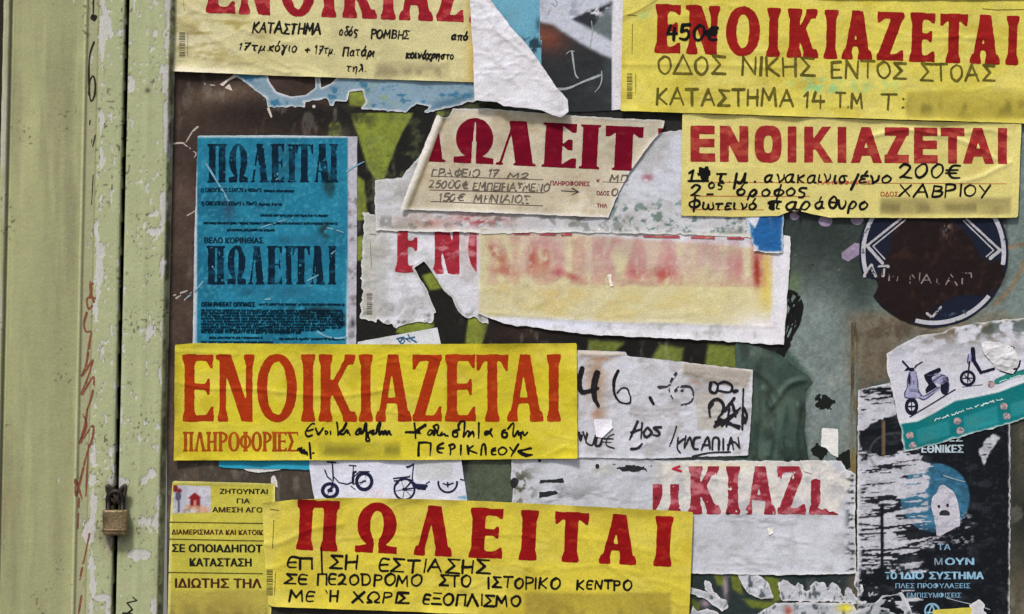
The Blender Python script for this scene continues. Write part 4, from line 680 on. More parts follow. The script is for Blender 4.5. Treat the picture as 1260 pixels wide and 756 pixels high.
# --- hanging white flap
T = Thing('peeling_flap', 'big white paper flap curling down off the wall at the top centre', 'paper flap', 635, 70, 0)
FP = [(577, -40), (585, -40), (603, 0), (628, 34), (649, 57), (667, 83), (684, 108), (698, 124), (699.5, 139), (690, 146), (680, 143), (667, 137), (645, 134), (620, 132), (611, 127), (584, 124.5), (582, 60), (578, 0)]
def fl_c(x, y):
    c = solid(x, (206, 205, 211)); s_ = sm(-3, 3, (x - 596) * .82 - y) ; c = mx(c, (176, 168, 160), .75 * s_); c = mx(c, (190, 188, 192), .6 * sm(.5, .7, fbm(x, y, 24, 40, 105))); return paper_tex(x, y, 25, c, .02)  # side past the fold painted darker, its shade put into the colour
def fl_h(x, y):
    k = ((x - 596) * .82 - y)
    return 3 + 4.5 * sm(0, 140, y) + 2.8 * (1 - sm(-14, 6, k)) + wrinkle(x, y, 25, 1.0, 30) + 1.4 * np.exp(-((x - 600 - y * .18) / 8) ** 2) + crease(x, y, [(590, 0), (612, 40), (655, 75)], 1.2, 5) + crease(x, y, [(600, 60), (640, 110), (650, 134)], 1.0, 7)
sheet(T, FP, fl_c, 7.0, fl_h, curl=0, torn=.7, ts=8, seed=25, st=1.5)
# --- top right yellow
T = Thing('letting_notice', 'large bright yellow notice at top right with dark red capitals and a black price', 'notice', 1020, 70, 0, G_Y)
def tr_c(x, y):
    c = solid(x, (203, 190, 84)); c = mx(c, (212, 200, 112), .55 * sm(.45, .7, fbm(x, y, 60, 30, 106))); c = mx(c, (184, 168, 62), .6 * sm(.55, .75, fbm(x, y, 40, 20, 107))); c = mx(c, (130, 196, 140), .75 * sm(.45, .6, fbm(x, y, 5, 5, 108)) * (sm(984, 992, x) * sm(1040, 1030, x) + .5 * sm(1040, 1050, x) * sm(1112, 1095, x)) * sm(95, 98, y - (x - 1000) * .02) * sm(117, 110, y - (x - 1000) * .02)); c = mx(c, (140, 200, 130), .5 * blob(x, y, 792, 20, 7, 4) + .4 * blob(x, y, 972, 103, 5, 3))
    c = mx(c, (128, 118, 40), .7 * sm(1.6, .4, segd(x, y, catmull([(763, 22), (778, 18), (800, 6), (812, -2)])))); c = smudge(c, x, y, 1114, 112, 1300, 147, (152, 138, 58), .8, 36); return paper_tex(x, y, 27, c, .04)
trh = lambda x, y: folds(x, y, 765, 0, 1260, 145, 16, 1, .6) + wrinkle(x, y, 27, .4, 70) + crease(x, y, [(765, 80), (860, 80), (960, 84)], .8, 5) + crease(x, y, [(763, 24), (800, 8)], .9, 5) + crease(x, y, [(1060, 30), (1120, 45), (1260, 50)], .5, 5) + crease(x, y, [(1120, 52), (1180, 45)], .5, 4)
sheet(T, [(767, -30), (1300, -22), (1300, 153.5), (1150, 149), (1000, 144.5), (880, 140.5), (763.5, 137), (765, 60)], tr_c, 7.4, trh, curl=1.6, torn=.35, seed=27)
trt = lambda x: 6.4 + (x - 820) * .0332; trb = lambda x: 65.8 + (x - 820) * .034
letters(T, [('Ε', 804.5, 838), ('Ν', 842, 886), ('Ο', 892, 935.5), ('Ι', 942, 960.5), ('Κ', 967, 1008), ('Ι', 1012.5, 1031.5), ('Α', 1034.5, 1074.5), ('Ζ', 1078, 1112), ('Ε', 1117.5, 1150.5), ('Τ', 1155, 1190), ('Α', 1192, 1231), ('Ι', 1236, 1254)], trt, trb, dict(SERIF, s=12.8), ink((136, 24, 22), .14, under=(180, 90, 50)), shear=.03)
OL = (92, 84, 30)
hand(T, [('ΟΔΟΣ', 810, 892, 90.5, 21), ('ΝΙΚΗΣ', 913, 1002, 93, 21), ('ΕΝΤΟΣ', 1023, 1114, 96, 20), ('ΣΤΟΑΣ', 1132, 1223, 99, 20), ('ΚΑΤΑΣΤΗΜΑ', 808, 975, 129, 20), ('14', 989, 1013, 132, 19), ('Τ.Μ', 1028, 1060, 133, 18), ('Τ:', 1084, 1111, 134, 18)], 1.45, OL, slope=.012, jit=.04, var=.3)
hand(T, [('450', 821, 866, 49.5, 17, 2.0), ('€', 869, 882, 50, 15, 2.4)], 1.9, (18, 16, 18), slant=.05, lift=.7)
barcode(T, 771, 91, 778, 122, col=(104, 98, 50), seed=4); rules(T, [[(778, 30), (777.5, 67)], [(782, 92), (782, 115)], [(772, 19), (783, 20)]], .4, (110, 104, 50))
T2 = Thing('letting_notice', 'edge of another yellow notice overlapping the top right corner of the big yellow one', 'notice', 1150, -20, 0, G_Y)
sheet(T2, [(985, -90), (1320, -80), (1320, 1.5), (1150, 0), (990, -1.5)], lambda x, y: paper_tex(x, y, 28, solid(x, (192, 178, 84)), .1), 9.0, lambda x, y: wrinkle(x, y, 28, .4, 50), torn=.6, seed=28)
rules(T, [[(1208, 11.5), (1225, 13), (1262, 12.5)]], .5, (110, 96, 40), 'fold_line')
# --- yellow sans notice
T = Thing('letting_notice', 'pale yellow notice with red block capitals, second from the top at right', 'notice', 1045, 208, 0, G_Y)
def s6_c(x, y):
    c = solid(x, (206, 195, 120)); c = mx(c, (192, 176, 98), .6 * sm(.5, .75, fbm(x, y, 50, seed=110))); c = mx(c, (232, 222, 150), .7 * np.clip(1 - segd(x, y, TAPE1) / 4, 0, 1) + .6 * np.clip(1 - segd(x, y, TAPE2) / 4, 0, 1)); c = smudge(c, x, y, 1082.5, 243, 1244, 265, (142, 130, 82), .85, 38); return paper_tex(x, y, 29, c, .03)  # pale lines along the tape creases put their gloss into the colour
TAPE1 = catmull([(1070, 168), (1110, 160), (1150, 165), (1180, 172), (1205, 182), (1225, 196)]); TAPE2 = catmull([(1180, 224), (1205, 218), (1225, 208), (1242, 200)]); TAPE3 = catmull([(1165, 156), (1185, 164), (1215, 160), (1240, 168)])
s6h = lambda x, y: folds(x, y, 842, 150, 1250, 262, 8, 4, .4) + wrinkle(x, y, 29, .3, 60) + crease(x, y, TAPE1, 1.5, 6) + crease(x, y, TAPE2, 1.3, 6) + crease(x, y, TAPE3, 1.0, 5) + 2.0 * blob(x, y, 975, 262, 18, 9) + .6 * sm(1215, 1255, x)
S6P = [(839.5, 140), (1050, 147), (1256, 153), (1252, 268), (1160, 268.5), (1020, 268), (1000, 264), (984, 260), (972, 260), (958, 266), (900, 267), (838, 265.5)]
sheet(T, S6P, s6_c, 4.6, s6h, curl=1.2, torn=.35, seed=29)
SANS = dict(s=11, t=11, b=10.4, e=0, hs=0, k=.3, sans=True)
letters(T, [('Ε', 849.4, 880), ('Ν', 885.6, 920.7), ('Ο', 928.3, 961.5), ('Ι', 969, 979.8), ('Κ', 989.3, 1025), ('Ι', 1030.4, 1041.2), ('Α', 1046.8, 1085), ('Ζ', 1088, 1118), ('Ε', 1124.3, 1153.5), ('Τ', 1157, 1186.3), ('Α', 1184.4, 1222.6), ('Ι', 1227.4, 1238.6)], lambda x: 154.9 + (x - 860) * .0085, lambda x: 199.3 + (x - 860) * .0075, SANS, ink((140, 36, 38), .3, 9, under=(176, 88, 64), thr=.48), wob=.2)
BK = (18, 16, 16)
hand(T, [('1', 848, 853, 223, 14), ('-', 847, 871, 228, 11, 1.2), ('τ.', 882, 898, 224, 15, 1.4), ('μ.', 903, 929, 225, 20, 1.5), ('ανακαινισ', 941, 1042, 225, 14.5, 1.2), ('/', 1047, 1056, 231, 15, 1.5), ('ένο', 1057, 1096, 226, 13.5, 1.4), ('200€', 1107, 1181, 219, 16.5, 1.25), ('2', 850, 862, 242, 13), ('ος', 872, 890, 232, 10, 1.3), ('-', 870, 877, 243, 8), ('όροφος', 907, 992, 241, 13.5, 1.35), ('Φωτεινό', 848, 930, 258, 12.5, 1.4), ('παρ', 946, 996, 258, 14, 1.5), ('άθυρο', 1003, 1067, 257, 13.5, 1.4), ('ΧΑΒΡΙΟΥ', 1106, 1218, 242, 14.5, 1.2)], 1.2, BK, slant=.08, jit=.06)
shapes(T, [(lambda X, Y: polyd(X, Y, [(861, 207), (871, 206), (873, 215), (870, 222), (862, 221), (858, 214)]) + 7 * (fbm(X, Y, 4, 4, 111) - .45), (855, 202, 878, 227)), (lambda X, Y: polyd(X, Y, [(946, 250), (953, 249), (952, 259), (945, 258)]) + 4 * (fbm(X, Y, 4, 5, 112) - .45), (940, 243, 964, 264))], 'ink_blot', BK, .7)
ftext(T, [('ΟΔΟΣ', 1083, 1105, 236, 242, (166, 62, 48), .02), ('ΠΛΗΡΟΦΟΡΙΕΣ', 1006, 1072, 222.5, 227.5, (176, 80, 56), .03)])
rules(T, [[(872, 224.5), (1238, 226.5)], [(850, 241.5), (996, 242)], [(850, 258), (940, 258.5)]], .35, (176, 96, 56))
# --- blue scrap
T = Thing('torn_scrap', 'small torn deep blue scrap hanging below the pale yellow block-capital notice', 'paper scrap', 941, 288, 0)
sheet(T, [(916, 262), (964, 262), (963, 311), (948, 312), (928, 309), (922, 285)], lambda x, y: paper_tex(x, y, 31, mx(mx(mx(solid(x, (36, 92, 148)), (70, 130, 176), .8 * sm(.5, .65, fbm(x, y, 12, 20, 113))), (206, 208, 216), sm(-1, 1, polyd(x, y, [(912, 262), (937, 262), (929, 281)])) + .9 * sm(.45, .55, noise(x, y, 4, 4, 7)) * (sm(5, 2, x - 921 - (y - 285) * .25) + blob(x, y, 930, 306, 7, 4)) + sm(309, 310.5, y)), (30, 50, 96), .4 * blob(x, y, 950, 270, 10, 10)), .02), 4.0, lambda x, y: wrinkle(x, y, 31, .5, 14), torn=1.2, ts=5, seed=31, st=1.2)

# --- round sticker
T = Thing('round_sticker', 'round dark sticker with white ring and double diamond, half burnt off, at right', 'sticker', 1149, 310, 0)
cx0, cy0 = 1149, 311
def burnt(x, y): return sm(-4, 4, polyd(x, y, [(1104, 262), (1164, 262), (1192, 292), (1210, 318), (1236, 322), (1238, 350), (1216, 362), (1175, 366), (1150, 380), (1140, 400), (1100, 392), (1076, 364), (1082, 340), (1090, 320), (1096, 300)]) + 9 * (fbm(x, y, 12, 12, 115) - .5))
def rs_c(x, y):
    c = solid(x, (18, 24, 42)); c = mx(c, (27, 16, 16), burnt(x, y)); c = mx(c, (62, 38, 32), .45 * sm(.6, .75, fbm(x, y, 12, seed=116)) * burnt(x, y)); c = mx(c, (150, 132, 124), .8 * sm(.5, .6, fbm(x, y, 2.5, 7, 117)) * blob(x, y, 1165, 280, 6, 14)); c = mx(c, (120, 150, 170), .8 * sm(.6, .68, fbm(x, y, 5, 5, 118)) * blob(x, y, 1176, 383, 14, 6)); return c
sheet(T, [(cx0 + 92 * math.cos(a / 40 * 2 * math.pi), cy0 + 92 * math.sin(a / 40 * 2 * math.pi)) for a in range(40)], rs_c, .8, lambda x, y: .8 * burnt(x, y) * (fbm(x, y, 10, 10, 119)) , torn=.8, ts=14, seed=33, st=1.5, mat_=M_gloss, holes=lambda X, Y: -polyd(X, Y, [(1050, 330), (1062, 340), (1078, 344), (1082, 352), (1072, 372), (1050, 380)]) + 3 * (fbm(X, Y, 5, 5, 7) - .5))
def ring(X, Y):
    r = np.hypot(X - cx0, Y - cy0); f = 2.6 - np.abs(r - 86.5); a = np.degrees(np.arctan2(Y - cy0, X - cx0))
    ok = np.maximum.reduce([np.minimum(a - 38, 105 - a), np.minimum(a + 100, 10 - a), np.maximum(a - 162, -a - 100)]) * 1.2
    return np.minimum(f, ok)
shapes(T, [(ring, (1055, 218, 1243, 405))], 'white_ring', lambda x, y: mx(solid(x, (174, 174, 182)), (70, 72, 84), .8 * sm(.68, .74, fbm(x, y, 6, 6, 203))), 1.0)
WH = (168, 166, 172)
rules(T, [[(1109, 269), (1067, 302.5), (1086, 324)], [(1190, 270), (1231, 308), (1219, 318)]], 1.5, WH, 'diamond_line'); rules(T, [[(1114, 271), (1074.5, 303), (1089, 319)], [(1186, 272), (1223, 308), (1214, 316)]], .8, WH, 'diamond_line')
hand(T, [('ΑΤ', 1064, 1093, 340, 13, 2.0), ([[(1141, 386), (1147, 391), (1158, 378)]], 1.2), ([[(1149, 388), (1158, 380)]], .7)], 1, (170, 166, 168), 'lettering', dry=.3, jit=.1)
hand(T, [('Η', 1094, 1106, 345, 13, .8), ('ΝΑ', 1120, 1146, 349, 12, .7), ('ι', 1153, 1156, 349, 12, .6), ('ΑΠ', 1164, 1196, 350, 15, .7)], .7, (128, 112, 112), 'lettering', dry=.4, jit=.1)
hand(T, [('ΑΤ', 1066, 1091, 339, 10, .6)], .6, (30, 30, 40), 'lettering', lift=.8)

# --- crumpled dark green sheet
T = Thing('torn_poster', 'crumpled dark green sheet hanging right of the handwritten white sheet', 'poster', 955, 500, 0)
CP = [(905, 420), (935, 428), (960, 436), (978, 452), (994, 462), (1000, 470), (990, 482), (992, 500), (990, 530), (996, 572), (905, 572)]
cl_ = [[(925, 455), (948, 470), (965, 500), (960, 540), (972, 572)], [(940, 480), (952, 520), (946, 560)], [(996, 466), (970, 474), (950, 500)], [(925, 440), (932, 500), (926, 560)], [(985, 500), (978, 540), (984, 570)]]
sheet(T, CP, lambda x, y: paper_tex(x, y, 71, mx(mx(solid(x, (52, 69, 62)), (78, 98, 88), .6 * sm(.45, .7, fbm(x, y, 20, 34, 71))), (36, 46, 42), .7 * sm(.5, .7, fbm(x, y, 14, 26, 72))), .05), 0.9, lambda x, y: sm(914, 936, x) * (2.6 * fbm(x, y, 26, 50, 73, 3) + sum(3.2 * np.clip(1 - segd(x, y, catmull(p, 4)) / 6.5, 0, 1) ** 1.1 for p in cl_)) * sm(0, 10, polyd(x, y, CP)), torn=.85, ts=9, seed=71, st=1.5, mat_=M_gloss)
# --- central yellow notice
T = Thing('letting_notice', 'bright yellow notice in the centre with tall orange-red capitals above black handwriting', 'notice', 462, 495, 0, G_Y)
def cy_c(x, y):
    c = solid(x, (194, 180, 46)); c = mx(c, (204, 190, 78), .6 * sm(.45, .7, fbm(x, y, 60, 30, 121))); c = mx(c, (178, 160, 38), .6 * sm(.55, .75, fbm(x, y, 30, seed=122))); c = mx(c, (192, 182, 66), .7 * blob(x, y, 250, 432, 60, 8)); c = smudge(c, x, y, 391, 543, 493, 563, (150, 142, 48), .75, 40); return paper_tex(x, y, 35, c, .03)
cyh = lambda x, y: folds(x, y, 216, 430, 705, 560, 15, 2, .6) + wrinkle(x, y, 35, .35, 55) + crease(x, y, catmull([(217, 470), (255, 478), (300, 478), (340, 482), (400, 488), (450, 484), (480, 478)]), .9, 5) + crease(x, y, catmull([(480, 505), (490, 500), (500, 520)]), .4, 4) + 1.2 * sm(700, 712, x) + .8 * sm(556, 568, y) * sm(600, 700, x) + crease(x, y, [(216, 432), (290, 436)], .7, 5)
sheet(T, [(216, 424.5), (240, 422.5), (460, 424), (709.5, 422.5), (710.5, 564), (560, 566), (214.5, 566.5)], cy_c, 4.8, cyh, curl=2.6, torn=.35, seed=35)
letters(T, [('Ε', 224.7, 262.8), ('Ν', 266, 313.5), ('Ο', 316.5, 365.5), ('Ι', 370.5, 388), ('Κ', 392, 439.5), ('Ι', 441.5, 458.8), ('Α', 462, 506.8), ('Ζ', 508, 543.2), ('Ε', 547.5, 585), ('Τ', 586.5, 625), ('Α', 624, 669), ('Ι', 672.7, 690)], lambda x: 436.7, lambda x: 518.5, dict(SERIF, s=12.2, t=8, b=7.5, e=2.6, hs=5.5), ink((152, 46, 12), .22, 4, under=(176, 84, 30)), wob=.35)
letters(T, [(c_, a_, b_) for c_, a_, b_ in zip('ΠΛΗΡΟΦΟΡΙΕΣ', (225.5, 239, 254, 268.5, 281, 295, 309.5, 323, 334.5, 341, 353.5), (238.5, 254, 268, 280.5, 295, 309.5, 322.5, 334.5, 341.5, 353, 367))], lambda x: 531.5, lambda x: 555.5, dict(s=3.6, t=2.4, b=2.2, e=1.2, hs=1.5, k=.6, tw=.8), ink((150, 66, 16), .1, 4, under=(206, 150, 30)), name='subtitle', st=.6, wob=.2)
ca = lambda *P: [catmull([(365 + a / 9.692, 515 + b / 9.692) for a, b in p], 4) for p in P]
cb = lambda *P: [catmull([(490 + a / 7.412, 515 + b / 7.412) for a, b in p], 4) for p in P]
hand(T, [(ca([(212, 65), (190, 60), (150, 95), (112, 150), (110, 190), (140, 215), (185, 200)], [(135, 150), (195, 130)], [(228, 118), (245, 160), (262, 190), (318, 115)], [(340, 150), (355, 150), (370, 165), (360, 185), (345, 185), (342, 160)], [(405, 155), (405, 190)]), 1.15),
         (ca([(482, 45), (490, 120), (495, 205)], [(592, 60), (555, 130), (500, 175), (560, 185), (600, 135), (610, 175)], [(610, 140), (640, 200)]), 1.35),
         (ca([(750, 120), (720, 150), (705, 185), (740, 185), (765, 120), (770, 180), (800, 150), (825, 60), (830, 120), (835, 200), (830, 262), (870, 262), (850, 190), (880, 150)], [(880, 165), (915, 145), (905, 185), (950, 170), (960, 110), (985, 50), (1005, 60), (985, 130), (990, 190), (1020, 155), (1035, 185), (1060, 150), (1075, 190), (1100, 150), (1115, 185), (1130, 195)], [(955, 120), (990, 130)]), 1.35),
         (ca([(15, 375), (35, 355), (45, 395), (60, 350), (65, 410), (90, 375), (95, 415), (120, 400), (128, 435)], [(155, 290), (162, 380), (172, 475)], [(195, 412), (208, 412)]), 1.3),
         (cb([(70, 125), (150, 125), (195, 118)], [(148, 42), (155, 110), (158, 180)], [(248, 60), (165, 118), (205, 135)]), 1.5), (cb([(320, 115), (290, 105), (268, 140), (290, 150), (325, 110), (325, 150), (340, 100), (322, 75), (355, 55), (368, 80), (355, 140), (375, 155), (400, 125), (385, 155), (420, 140), (430, 155), (452, 158)], [(318, 118), (352, 108)]), 1.3),
         (cb([(545, 105), (505, 115), (500, 160), (535, 165), (540, 130), (510, 130)], [(555, 100), (550, 60), (575, 28), (605, 35), (600, 120), (595, 170), (630, 115), (650, 130), (640, 165), (680, 120), (690, 170)]), 1.35), (cb([(735, 42), (735, 110), (733, 178)]), 1.35), (cb([(850, 95), (830, 130), (795, 145), (800, 120), (830, 125), (860, 165)]), 1.3),
         (cb([(975, 105), (950, 120), (950, 165), (985, 170), (990, 130), (955, 135)], [(1000, 95), (1040, 45), (1055, 60), (1045, 140), (1060, 165), (1090, 115), (1100, 150), (1115, 130), (1120, 185)], [(1135, 120), (1150, 155), (1180, 125)]), 1.3),
         (cb([(185, 335), (185, 280), (190, 225)], [(190, 222), (250, 218), (300, 225)], [(298, 225), (295, 280), (290, 340)]), 1.4), (cb([(410, 225), (365, 250), (360, 300), (405, 315)], [(370, 272), (415, 270)]), 1.3), (cb([(470, 245), (478, 290), (475, 328)], [(465, 245), (505, 235), (515, 265), (475, 285)]), 1.4), (cb([(572, 245), (570, 330)]), 1.3), (cb([(632, 250), (640, 322)], [(680, 250), (645, 285), (715, 315)]), 1.35),
         (cb([(755, 330), (765, 250), (790, 240), (800, 330)]), 1.3), (cb([(885, 270), (855, 285), (855, 325), (890, 328)], [(855, 298), (890, 292)]), 1.25), (cb([(950, 262), (915, 285), (925, 325), (965, 325), (990, 290), (965, 265), (945, 262)]), 1.35), (cb([(1020, 265), (1048, 300)], [(1095, 235), (1060, 290), (1030, 342)]), 1.35), (cb([(1210, 270), (1150, 285), (1095, 298), (1130, 330), (1170, 345)], [(1110, 300), (1165, 325), (1222, 330)], [(1140, 318), (1175, 342), (1215, 332)]), 1.5)], 1.3, BK, jit=.07, st=.6)

# --- white slip with blue cargo trike, above centre notice
T = Thing('torn_scrap', 'white slip with tiny blue bicycle print poking above the central yellow notice', 'paper scrap', 495, 417, 0)
sheet(T, [(440, 421), (538, 403), (544, 430), (440, 430)], lambda x, y: paper_tex(x, y, 37, solid(x, (200, 202, 206)), .04), 1.9, torn=.3, seed=37)
hand(T, [([[(488, 417), (496, 415), (505, 421)], [(492, 421), (497, 415)], [(502, 412), (505, 417), (512, 421)], [(500, 417), (510, 415)]], .8), ([ST([(490, 418), (494, 423), (498, 419), (492, 416)], 0, 0, 1)], .6)], .7, (50, 92, 128), 'bicycle_print')

# --- sheet with 46.
T = Thing('letting_notice', 'dirty white sheet with a large black pen number, folded grey flap at its top right', 'notice', 812, 500, 0, 'torn white letting notices')
Q = lambda P: [(700 + a / 5.213, 425 + b / 5.213) for a, b in P]
def f6_c(x, y):
    c = solid(x, (190, 191, 199)); c = mx(c, (160, 134, 112), .7 * sm(.35, .6, fbm(x, y, 12, 30, 124)) * blob(x, y, 733, 470, 12, 45) * 1.5); c = mx(c, (156, 112, 84), .8 * blob(x, y, 742, 442, 10, 3) + .7 * blob(x, y, 735, 510, 9, 5) + .8 * blob(x, y, 856, 470, 8, 2.5, 20)); c = mx(c, (170, 164, 152), .7 * sm(0, 2, polyd(x, y, Q([(805, 300), (1000, 300), (1000, 550), (820, 550)])))); c = mx(c, (152, 148, 148), .5 * sm(.5, .7, fbm(x, y, 20, seed=125)))
    fold = sm(-1, 1, polyd(x, y, FOLD)); c = mx(c, (160, 152, 144), .95 * fold); c = mx(c, (196, 190, 182), .8 * sm(3, 0, polyd(x, y, FOLD)) * fold); c = mx(c, (186, 176, 164), .9 * sm(0, 2, polyd(x, y, Q([(60, 30), (365, 45), (360, 72), (200, 85), (60, 80)])))); return paper_tex(x, y, 39, c, .05)
FOLD = Q([(733, 108), (1178, 158), (1145, 278), (1040, 262), (860, 222), (722, 185)])
f6h = lambda x, y: folds(x, y, 705, 440, 920, 560, 10, 7, .6) + wrinkle(x, y, 39, .7, 30) + 1.8 * sm(-3, 5, polyd(x, y, FOLD)) + 1.5 * sm(0, 4, polyd(x, y, Q([(60, 30), (365, 45), (360, 72), (200, 85), (60, 80)]))) + 1.0 * sm(5, 0, 565 - y) + crease(x, y, Q([(1178, 160), (1172, 700)]), 1, 4)
sheet(T, Q([(-20, 30), (60, 30), (365, 42), (375, 70), (550, 88), (732, 108), (960, 134), (1178, 158), (1172, 400), (1150, 708), (900, 712), (520, 728), (-20, 718)]), f6_c, 2.8, f6h, torn=.8, ts=6, seed=39, st=1.6)
hs_ = lambda *P: [catmull(Q(p), 5) for p in P]
hand(T, [(hs_([(85, 150), (68, 220), (75, 290), (110, 300), (185, 275)]), 2.5), (hs_([(180, 180), (160, 260), (165, 340), (190, 390)]), 2.9), (hs_([(318, 165), (290, 230), (292, 310), (330, 365), (390, 370), (395, 330)], ), 1.5), (hs_([(315, 165), (290, 225), (288, 290)]), 2.3), (hs_([(310, 305), (340, 275), (375, 280), (390, 320)]), 1.2), (hs_([(520, 335), (530, 355), (542, 375)]), 1.5)], 2, (30, 28, 32), 'handwriting', dry=.1, lift=.6)
hand(T, [(hs_([(688, 180), (655, 230), (640, 290), (665, 340)], [(672, 300), (720, 265), (780, 270), (798, 310), (780, 365), (720, 382)], [(700, 300), (730, 290)], [(575, 270), (630, 265)]), 1.6)], 1.3, (56, 54, 60), 'faded_handwriting', dry=.36, lift=.6)
hand(T, [(hs_([(65, 560), (75, 610), (90, 555), (105, 600), (115, 560)], [(120, 570), (110, 620), (150, 640), (170, 580)], [(180, 590), (170, 640), (200, 640), (215, 590)]), 1.2), (hs_([(290, 570), (250, 590), (240, 640), (290, 660)], [(225, 600), (285, 600)], [(220, 620), (275, 622)]), .8),
         (hs_([(440, 490), (390, 605)], [(400, 560), (460, 540)], [(470, 500), (462, 600)], [(400, 665), (440, 660), (470, 630)]), 1.35), (hs_([(500, 530), (480, 560), (495, 590), (530, 560), (505, 528)], [(590, 525), (545, 530), (580, 560), (570, 580), (540, 575)]), 1.35), (hs_([(690, 520), (665, 600), (645, 645)]), 1.0),
         (hs_([(700, 590), (695, 660), (715, 690)], [(700, 630), (735, 600)], [(750, 580), (740, 660), (775, 590), (790, 650)]), 1.2), (hs_([(840, 590), (805, 600), (800, 660), (840, 665)], [(850, 670), (890, 590), (905, 670)], [(860, 640), (900, 640)], [(920, 670), (925, 600), (960, 600), (960, 670)], [(990, 600), (990, 670)], [(1020, 670), (1040, 590), (1055, 670)], [(1020, 640), (1060, 620), (1095, 660)]), 1.4), (hs_([(795, 715), (900, 690), (1035, 685)], [(1085, 590), (1095, 660)]), 1.2)], 1, (40, 38, 42), 'handwriting', dry=.18, lift=.6)
hand(T, [(hs_([(910, 240), (905, 290), (940, 305), (955, 260), (930, 235), (905, 245)], [(955, 290), (1030, 300), (1045, 260), (1000, 235), (955, 250)], [(1060, 300), (1080, 290), (1050, 292)]), 1.6), (hs_([(1118, 280), (1112, 540)], [(1118, 400), (1142, 450), (1130, 500)], [(1125, 460), (1132, 495), (1142, 450)]), 1.35), (hs_([(905, 455), (900, 380), (950, 345), (990, 380), (985, 430), (960, 460)], [(905, 400), (925, 375)], [(935, 520), (1020, 470), (1100, 400)], [(940, 490), (1000, 500), (1095, 520)], [(960, 470), (1090, 535)], [(1000, 420), (1060, 340)], [(1010, 520), (1030, 400)], [(935, 525), (960, 480), (1040, 500)], [(980, 520), (1080, 430)], [(1050, 380), (1070, 460)]), 1.6)], 1.2, (34, 33, 38), 'sideways_scrawl', dry=.15, lift=.7)
T2 = Thing('paper_tab', 'small bright white scrap stuck on the sheet right of the central yellow notice', 'paper scrap', 742, 527, 0, 'small white scraps')
sheet(T2, Q([(158, 475), (275, 474), (280, 530), (212, 595), (175, 585)]), lambda x, y: solid(x, (224, 222, 232)), 4.2, lambda x, y: .5 * wrinkle(x, y, 5, .5, 10), torn=.6, ts=6, seed=41, st=1.2)
T2 = Thing('paper_tab', 'small white torn tab alone on the grey-green panel near a black splash', 'paper scrap', 1021, 544, 0, 'small white scraps')
sheet(T2, [(1012, 527), (1031.5, 528), (1031.5, 563), (1024, 560), (1016, 551), (1010, 550)], lambda x, y: solid(x, (212, 212, 208)), 1.0, lambda x, y: .5 * wrinkle(x, y, 6, .5, 10), torn=.6, ts=6, seed=42, st=1.2)
# --- cyan strip
T = Thing('torn_poster', 'turquoise strip sticking out below the central yellow notice', 'poster', 335, 572, 0)
sheet(T, [(269, 555), (405, 555), (402, 577.5), (380, 578.5), (340, 577), (300, 577), (269, 575)], lambda x, y: paper_tex(x, y, 43, solid(x, (42, 146, 176)), .02), 1.5, torn=.8, ts=8, seed=43, st=1.5)
sheet(T, [(296, 576), (340, 577), (345, 578), (335, 580.5), (318, 582), (306, 580)], lambda x, y: solid(x, (196, 194, 190)), 1.2, torn=1, seed=44, st=1.2, name='white_backing')
T = Thing('torn_scrap', 'narrow vertical white tear on brown paint above the small-ads flyer', 'paper scrap', 337, 592, 0)
sheet(T, [(334, 586), (338, 584), (341, 592), (341, 600), (334, 597)], lambda x, y: solid(x, (186, 180, 172)), .8, torn=1.5, ts=4, seed=45, st=1)
# --- bicycle flyer
T = Thing('bicycle_flyer', 'white flyer showing two folding bicycles in dark blue below the central notice', 'flyer', 480, 590, 0)
B = lambda P: [(380 + a / 4.846, 560 + b / 4.846) for a, b in P]
def bk_c(x, y):
    c = solid(x, (202, 204, 216)); c = mx(c, (184, 186, 188), .85 * sm(0, 2, polyd(x, y, B([(625, 30), (870, 30), (855, 145), (720, 160), (640, 150), (630, 90)])))); c = mx(c, (206, 150, 150), .3 * sm(.5, .6, noise(x, y, 3, 5, 4)) * blob(x, y, 460, 608, 20, 6)); c = mx(c, (60, 150, 180), .8 * sm(0, 1, polyd(x, y, B([(885, 245), (940, 240), (945, 265), (880, 262)])))); return paper_tex(x, y, 47, c, .02)
sheet(T, B([(0, 0), (905, 0), (925, 140), (945, 270), (945, 300), (45, 300), (20, 200), (5, 80)]), bk_c, 1.9, lambda x, y: wrinkle(x, y, 47, .4, 30), torn=.6, seed=47)
NV = (30, 32, 60)
def wheel(cx, cy, a, b, w): return lambda X, Y: (lambda e_: w - np.abs(e_))(ell(X, Y, cx, cy, a, b))
wl = []
for (wx, wy, a, b_, w, cut) in ((126, 212, 44, 40, 10, None), (330, 158, 45, 48, 10, None), (570, 205, 60, 62, 6, None), (828, 165, 56, 58, 6, 155)):
    cx, cy, a, b_, w = 380 + wx / 4.846, 560 + wy / 4.846, a / 4.846, b_ / 4.846, w / 4.846
    wl.append(((lambda X, Y, cx=cx, cy=cy, a=a, b_=b_, w=w, cut=cut: np.minimum(w * 1.0 - np.abs(ell(X, Y, cx, cy, a, b_)), (Y - (560 + (cut or -999) / 4.846)))), (cx - a - 4, cy - b_ - 4, cx + a + 4, cy + b_ + 4)))
shapes(T, wl, 'bicycle_wheel_print', NV, .6)
bs = lambda *P: [B(p) for p in P]
